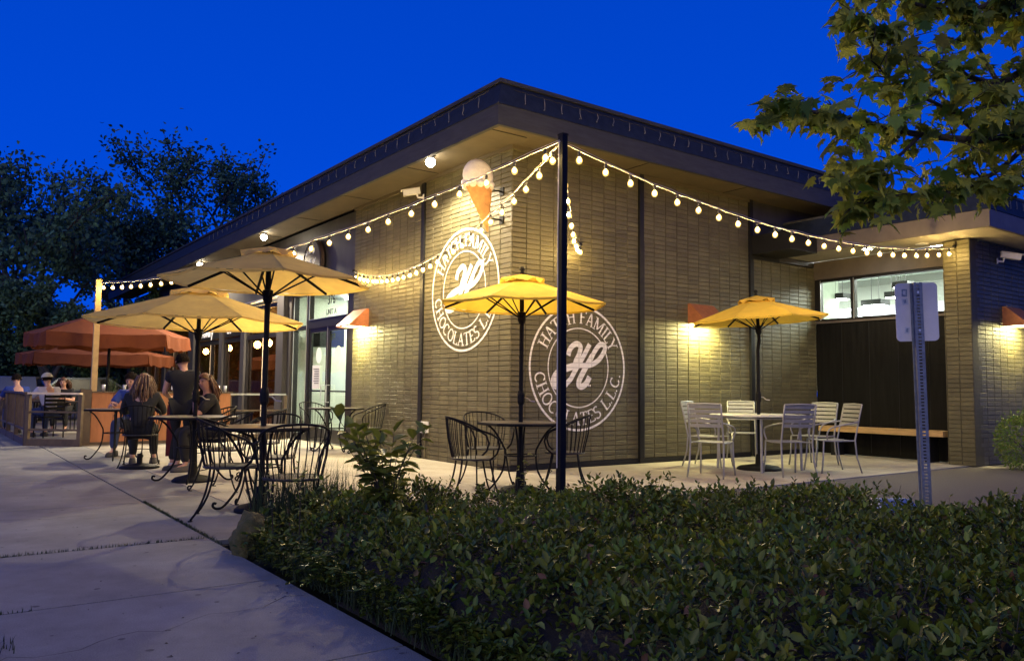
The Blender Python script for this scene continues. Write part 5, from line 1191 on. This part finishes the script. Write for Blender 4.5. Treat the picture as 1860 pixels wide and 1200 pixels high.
# ------------------------------------------------------------------ people
def skin_mesh(name, V, E, rad, m_, parent, root=0, sub=1):
    me = bpy.data.meshes.new(name); me.from_pydata([tuple(v) for v in V], E, []); me.materials.append(m_); me.update()
    o = link(name, me, parent); md = o.modifiers.new('skin', 'SKIN'); md.use_smooth_shade = True
    sv_ = me.skin_vertices[0].data
    for i, r_ in enumerate(rad): sv_[i].radius = (r_, r_) if not isinstance(r_, tuple) else r_
    sv_[root].use_root = True
    s_ = o.modifiers.new('sub', 'SUBSURF'); s_.levels = sub; s_.render_levels = sub+1; return o
def person(loc, rz, label, J, hair, shirt, pants, shoe, cap=None, longhair=0, sleeves=.55, scale=1.0, look=(0,1,0)):
    P = thing('person', label, 'person', loc, rz); P.scale = (scale,)*3
    J = {k: Vector(v) for k, v in J.items()}
    V = []; E = []; rd = []; ix = {}
    def a(k, p, r_, par=None):
        V.append(p); rd.append(r_); ix[k] = len(V)-1
        if par is not None: E.append((ix[par], ix[k]))
    a('pel', J['pel'], .13); a('wai', J['pel'].lerp(J['che'], .45), .115, 'pel'); a('che', J['che'], .135, 'wai'); a('neb', J['neck'], .062, 'che')
    hd = J['head']; up = (hd-J['neck']).normalized(); a('nek', J['neck'].lerp(hd, .35), .052, 'neb'); a('jaw', J['neck'].lerp(hd, .72)+Vector(look)*.025, .075, 'nek'); a('hed', hd+up*.015, .088, 'jaw'); a('crn', hd+up*.085, .06, 'hed')
    hands = {}
    for s in ('l', 'r'):
        a('sh'+s, J['sh'+s], .062, 'che'); a('ua'+s, J['sh'+s].lerp(J['el'+s], .5), .048, 'sh'+s); a('el'+s, J['el'+s], .040, 'ua'+s); a('fa'+s, J['el'+s].lerp(J['wr'+s], .35), .040, 'el'+s); a('wr'+s, J['wr'+s], .026, 'fa'+s)
        fd = (J['ha'+s]-J['wr'+s]).normalized(); pm = J['wr'+s]+fd*.06; a('pm'+s, pm, (.036,.020), 'wr'+s)
        hands[s] = (pm, fd)
        a('hi'+s, J['hi'+s], .10, 'pel'); a('th'+s, J['hi'+s].lerp(J['kn'+s], .5), .080, 'hi'+s); a('kn'+s, J['kn'+s], .056, 'th'+s); a('ca'+s, J['kn'+s].lerp(J['an'+s], .35), .056, 'kn'+s); a('an'+s, J['an'+s], .036, 'ca'+s); a('to'+s, J['to'+s], .03, 'an'+s)
    body = skin_mesh('body', V, E, rd, m_skin, P)
    # fingers: five short tapered chains rooted in each palm
    for s in ('l', 'r'):
        pm, fd = hands[s]; side = fd.cross(Vector(look)).normalized() if abs(fd.dot(Vector(look))) < .9 else fd.cross(Vector((0,0,1))).normalized(); nrm = side.cross(fd)
        t = MB()
        for i, (o_, L) in enumerate(((-.028,.062),(-.010,.074),(.009,.070),(.027,.054))):
            b = pm+side*o_+fd*.015; t.tube([b, b+fd*L*.5-nrm*.004, b+fd*L*.8-nrm*.016, b+fd*L*.95-nrm*.028], [.0095,.009,.008,.006], 6)
        b = pm-side*.03-fd*.02; t.tube([b, b-side*.022+fd*.02, b-side*.028+fd*.045], [.011,.010,.008], 6); t.build('fingers', m_skin, body, True)
    # shirt
    V = []; E = []; rd = []; ix = {}
    g = .022
    a('low', J['pel']-Vector((0,0,.09 if J['pel'].z > .8 else .03)), .125+g); a('pel', J['pel']+Vector((0,0,.03)), .135+g, 'low'); a('wai', J['pel'].lerp(J['che'], .45), .118+g, 'pel'); a('che', J['che'], .138+g, 'wai'); a('neb', J['che'].lerp(J['neck'], .72), .085, 'che')
    for s in ('l', 'r'):
        a('sh'+s, J['sh'+s], .068+g*.7, 'che'); a('ua'+s, J['sh'+s].lerp(J['el'+s], .5), .052+g, 'sh'+s)
        if sleeves > .5: a('el'+s, J['sh'+s].lerp(J['el'+s], min(1, sleeves+.1)), .045+g*.7, 'ua'+s)
        if sleeves > 1: a('wr'+s, J['el'+s].lerp(J['wr'+s], .9), .034+g*.4, 'el'+s)
    skin_mesh('shirt', V, E, rd, shirt, P)
    V = []; E = []; rd = []; ix = {}
    a('pel', J['pel'], .135+g*.6)
    for s in ('l', 'r'):
        a('hi'+s, J['hi'+s], .105+g*.5, 'pel'); a('th'+s, J['hi'+s].lerp(J['kn'+s], .5), .085+g*.5, 'hi'+s); a('kn'+s, J['kn'+s], .062+g*.5, 'th'+s); a('ca'+s, J['kn'+s].lerp(J['an'+s], .4), .060+g*.5, 'kn'+s); a('an'+s, J['kn'+s].lerp(J['an'+s], .95), .048+g*.4, 'ca'+s)
    skin_mesh('trousers', V, E, rd, pants, P)
    for s in ('l', 'r'):
        d = (J['to'+s]-J['an'+s]); d.z = 0; d.normalize(); n_ = Vector((-d.y, d.x, 0)); b = J['an'+s]-d*.05; b.z = J['to'+s].z-.03
        out = [(-.03,.035),(.0,.045),(.12,.048),(.21,.040),(.245,.0)]; poly = [(x, y) for x, y in out]+[(x, -y) for x, y in reversed(out[:-1])]
        t = MB(); t.prism(poly, 0, .02, lambda x, y, h: tuple(b+d*x+n_*y+Vector((0,0,h)))); m2 = [(x, y*.85) for x, y in poly]
        nn = len(poly); vs = [tuple(b+d*x+n_*y+Vector((0,0,.02))) for x, y in poly]+[tuple(b+d*(x*.92)+n_*y*.8+Vector((0,0,.085-.16*max(0,x-.05)))) for x, y in poly]
        t.add(vs, [tuple(range(nn, 2*nn))]+[(i, (i+1)%nn, nn+(i+1)%nn, nn+i) for i in range(nn)]); t.build('shoe', shoe, P, True)
    # face: eyes, nose, mouth, ears
    lk = Vector(look).normalized(); sd_ = lk.cross(up).normalized(); u2 = sd_.cross(lk).normalized(); hc = hd+up*.015
    for q in (-1, 1):
        MB().ball(hc+lk*.080+sd_*.030*q+u2*.005, .010, 8, 6).build('eye', m_hairk, body); MB().ball(hc+sd_*.088*q-u2*.008, .022, 8, 6, (.6,.8,1.1)).build('ear', m_skin, body)
    MB().tube([hc+lk*.082+u2*.02, hc+lk*.105-u2*.018, hc+lk*.088-u2*.028], [.007,.013,.009], 6).build('nose', m_skin, body); MB().tube([hc+lk*.082-u2*.052+sd_*.022, hc+lk*.09-u2*.053, hc+lk*.082-u2*.052-sd_*.022], .0045, 5).build('mouth', mat('lips', (.35,.10,.09), .5), body)
    # hair cap
    t = MB(); n = 18; rows = 9; vs = []; fs = []
    for j in range(rows+1):
        for k in range(n):
            a_ = 2*PI*k/n; front = max(0, math.cos(a_)); lim = 1.95-.95*front**1.2; ph = lim*j/rows; rr = .103+.007*math.sin(5*a_+3*j)+.004*math.sin(11*a_)
            vs.append(hc+Vector((0,0,0))+(lk*math.cos(a_)+sd_*math.sin(a_))*rr*math.sin(ph)*.98+u2*(rr*1.14*math.cos(ph)))
    fs = [(j*n+k, j*n+(k+1)%n, (j+1)*n+(k+1)%n, (j+1)*n+k) for j in range(rows) for k in range(n)]
    t.add(vs, fs); hr = t.build('hair', hair, P, True)
    if longhair:
        t = MB()
        for i in range(190):
            a_ = random.uniform(.47*PI, 1.53*PI); st0 = hc+(lk*math.cos(a_)+sd_*math.sin(a_))*.095+u2*random.uniform(-.02,.08); L = longhair*random.uniform(.7,1.0)
            back = (lk*math.cos(a_)+sd_*math.sin(a_)); off = back*random.uniform(.03,.08)
            p1 = st0+off*.7+Vector((0,0,-L*.3)); p2 = st0+off*1.0-lk*.04+Vector((random.gauss(0,.012),random.gauss(0,.012),-L*.65)); p3 = st0+off*.6-lk*.05+Vector((random.gauss(0,.02),random.gauss(0,.02),-L))
            t.tube(catmull([st0, p1, p2, p3], 4), [.006]+[.008]*9+[.006,.004,.002], 4)
        t.build('long_hair', hair, hr, True)
    if cap:
        t = MB(); vs = []; fs = []; n = 20; rows = 6
        for j in range(rows+1):
            for k in range(n):
                a_ = 2*PI*k/n; ph = 1.45*j/rows; vs.append(hc+(lk*math.cos(a_)+sd_*math.sin(a_))*.114*math.sin(ph)+u2*(.125*math.cos(ph)+.01))
        fs = [(j*n+k, j*n+(k+1)%n, (j+1)*n+(k+1)%n, (j+1)*n+k) for j in range(rows) for k in range(n)]
        for k in range(7): pass
        t.add(vs, fs); t.tube([hc+lk*.09+u2*.025+sd_*.06, hc+lk*.17+u2*.02+sd_*.03, hc+lk*.17+u2*.02-sd_*.03, hc+lk*.09+u2*.025-sd_*.06], .008, 5); t.build('cap', cap, P, True)
    return P
def sit(lean=.1, arms='table', headturn=0, hd=(0,0), h=1.0):
    s = .50
    J = dict(pel=(0,-.02,s+.05), che=(0,-.02+lean*.9,s+.40), neck=(0,lean*1.25-.01,s+.56), head=(hd[0],lean*1.35+.02+hd[1],s+.70), hil=(-.10,.0,s+.03), hir=(.10,.0,s+.03), knl=(-.13,.42,s+.03), knr=(.13,.42,s+.03), anl=(-.14,.38,.09), anr=(.14,.42,.09), tol=(-.15,.50,.035), tor=(.15,.54,.035))
    y = lean*1.05
    J['shl'] = (-.19,y,s+.48); J['shr'] = (.19,y,s+.48)
    if arms == 'table': J.update(ell=(-.27,y+.16,s+.26), elr=(.27,y+.16,s+.26), wrl=(-.14,y+.38,s+.30), wrr=(.14,y+.38,s+.30), hal=(-.05,y+.45,s+.31), har=(.05,y+.45,s+.31))
    if arms == 'down': J.update(ell=(-.26,y+.02,s+.22), elr=(.26,y+.02,s+.22), wrl=(-.2,y+.24,s+.16), wrr=(.2,y+.24,s+.16), hal=(-.15,y+.32,s+.15), har=(.15,y+.32,s+.15))
    if arms == 'mouth': J.update(ell=(-.22,y+.20,s+.24), elr=(.26,y+.06,s+.22), wrl=(-.10,y+.20,s+.50), wrr=(.16,y+.26,s+.20), hal=(-.045,y+.16,s+.60), har=(.10,y+.34,s+.22))
    return J
# server standing with the back to the camera
Js = dict(pel=(0,0,.93), che=(0,.03,1.24), neck=(0,.04,1.42), head=(-.03,.075,1.555), shl=(-.19,.02,1.36), shr=(.19,.02,1.36), ell=(-.26,.04,1.10), elr=(.25,.02,1.10), wrl=(-.20,.24,1.02), wrr=(.2,.22,.98), hal=(-.12,.32,1.04), har=(.13,.3,1.0), hil=(-.09,0,.90), hir=(.09,0,.90), knl=(-.10,.02,.50), knr=(.10,.0,.50), anl=(-.11,-.02,.09), anr=(.11,-.03,.09), tol=(-.14,.1,.035), tor=(.14,.1,.035))
p3 = g2(327, 850)
per = person(p3, R(-20), 'person standing in black shirt and trousers, back turned, writing at the table', Js, m_hairk, m_black, m_black, m_shoel, sleeves=.5, scale=.96, look=(-.35,.95,-.25))
MB().box(-.20,-.12,-.05,.04,.18,.92).build('apron_side', m_maroon, per)
def seat_at(i): p, tgt, dz, l = CH[i]; return (p[0], p[1], 0), face(p, tgt)+R(dz)
l8, r8 = seat_at(8); person(l8, r8, 'person with long light brown hair seen from behind, black top, seated on an iron chair', sit(.12,'table'), m_hairl, m_black, m_black, m_shoe, longhair=.46, sleeves=1.2, look=(0,.95,-.2))
l9, r9 = seat_at(9); person(l9, r9, 'person in a blue shirt with short dark hair, leaning over the table towards the camera', sit(.15,'table'), m_hairk, m_bluec, m_denim, m_shoe, sleeves=.6, look=(0,.85,-.5), scale=1.03)
l12, r12 = seat_at(12); person(l12, r12, 'person with long brown hair in black, raising a hand to the mouth, beside the server', sit(.08,'mouth'), m_hairb, m_black, m_black, m_shoe, longhair=.40, sleeves=.7, look=(-.62,.78,-.1))
# patio guests behind the fence, with simple seats
def patio_chair(p, rz, label):
    c = thing('patio_chair', label, 'chair', (p[0],p[1],0), rz, 'dark chairs inside the patio')
    MB().box(-.22,.22,-.2,.22,.43,.46).build('seat', m_iron, c)
    for k in range(5): MB().box(-.2,.2,-.235,-.22,.52+k*.085,.58+k*.085).build('back_slat', m_iron, c)
    for x in (-.21,.21):
        for y in (-.22,.2): MB().tube([(x,y,.0),(x,y,.45 if y > 0 else .93)], .014, 5).build('leg', m_iron, c)
q1 = pd(92, 700, 17.6); q2 = pd(36, 700, 18.6); q3 = pd(118, 700, 20.2)
patio_chair(q1, R(20), 'dark chair of the man in the cream cap'); patio_chair(q2, R(10), 'dark chair of the guest in blue at the far left'); patio_chair(q3, R(160), 'dark chair across the patio table from the man in the cap')
person((q1.x,q1.y,0), R(20), 'person in a cream cap and white shirt seated behind the open rail fence', sit(.10,'table'), m_hairk, m_whitec, m_denim, m_shoe, cap=m_cap, sleeves=.7, look=(.1,.95,-.15), scale=1.05)
person((q2.x,q2.y,0), R(10), 'person in a blue shirt seated behind the long baluster fence at far left', sit(.18,'table'), m_hairk, m_bluec, m_denim, m_shoe, sleeves=.7, look=(.2,.9,-.3), scale=1.05)
person((q3.x,q3.y,0), R(160), 'person with dark shoulder length hair facing the man in the cap', sit(.1,'table'), m_hairb, m_black, m_black, m_shoe, longhair=.25, sleeves=.7, look=(0,.95,-.1))
pt = thing('patio_table', 'dark table between the guests behind the fence', 'table', ((q1.x+q3.x)/2, (q1.y+q3.y)/2, 0))
MB().box(-.6,.6,-.4,.4,.73,.76).build('tabletop', m_tabletop, pt)
for x in (-.5,.5):
    for y in (-.32,.32): MB().tube([(x,y,0),(x,y,.73)], .02, 6).build('leg', m_iron, pt)
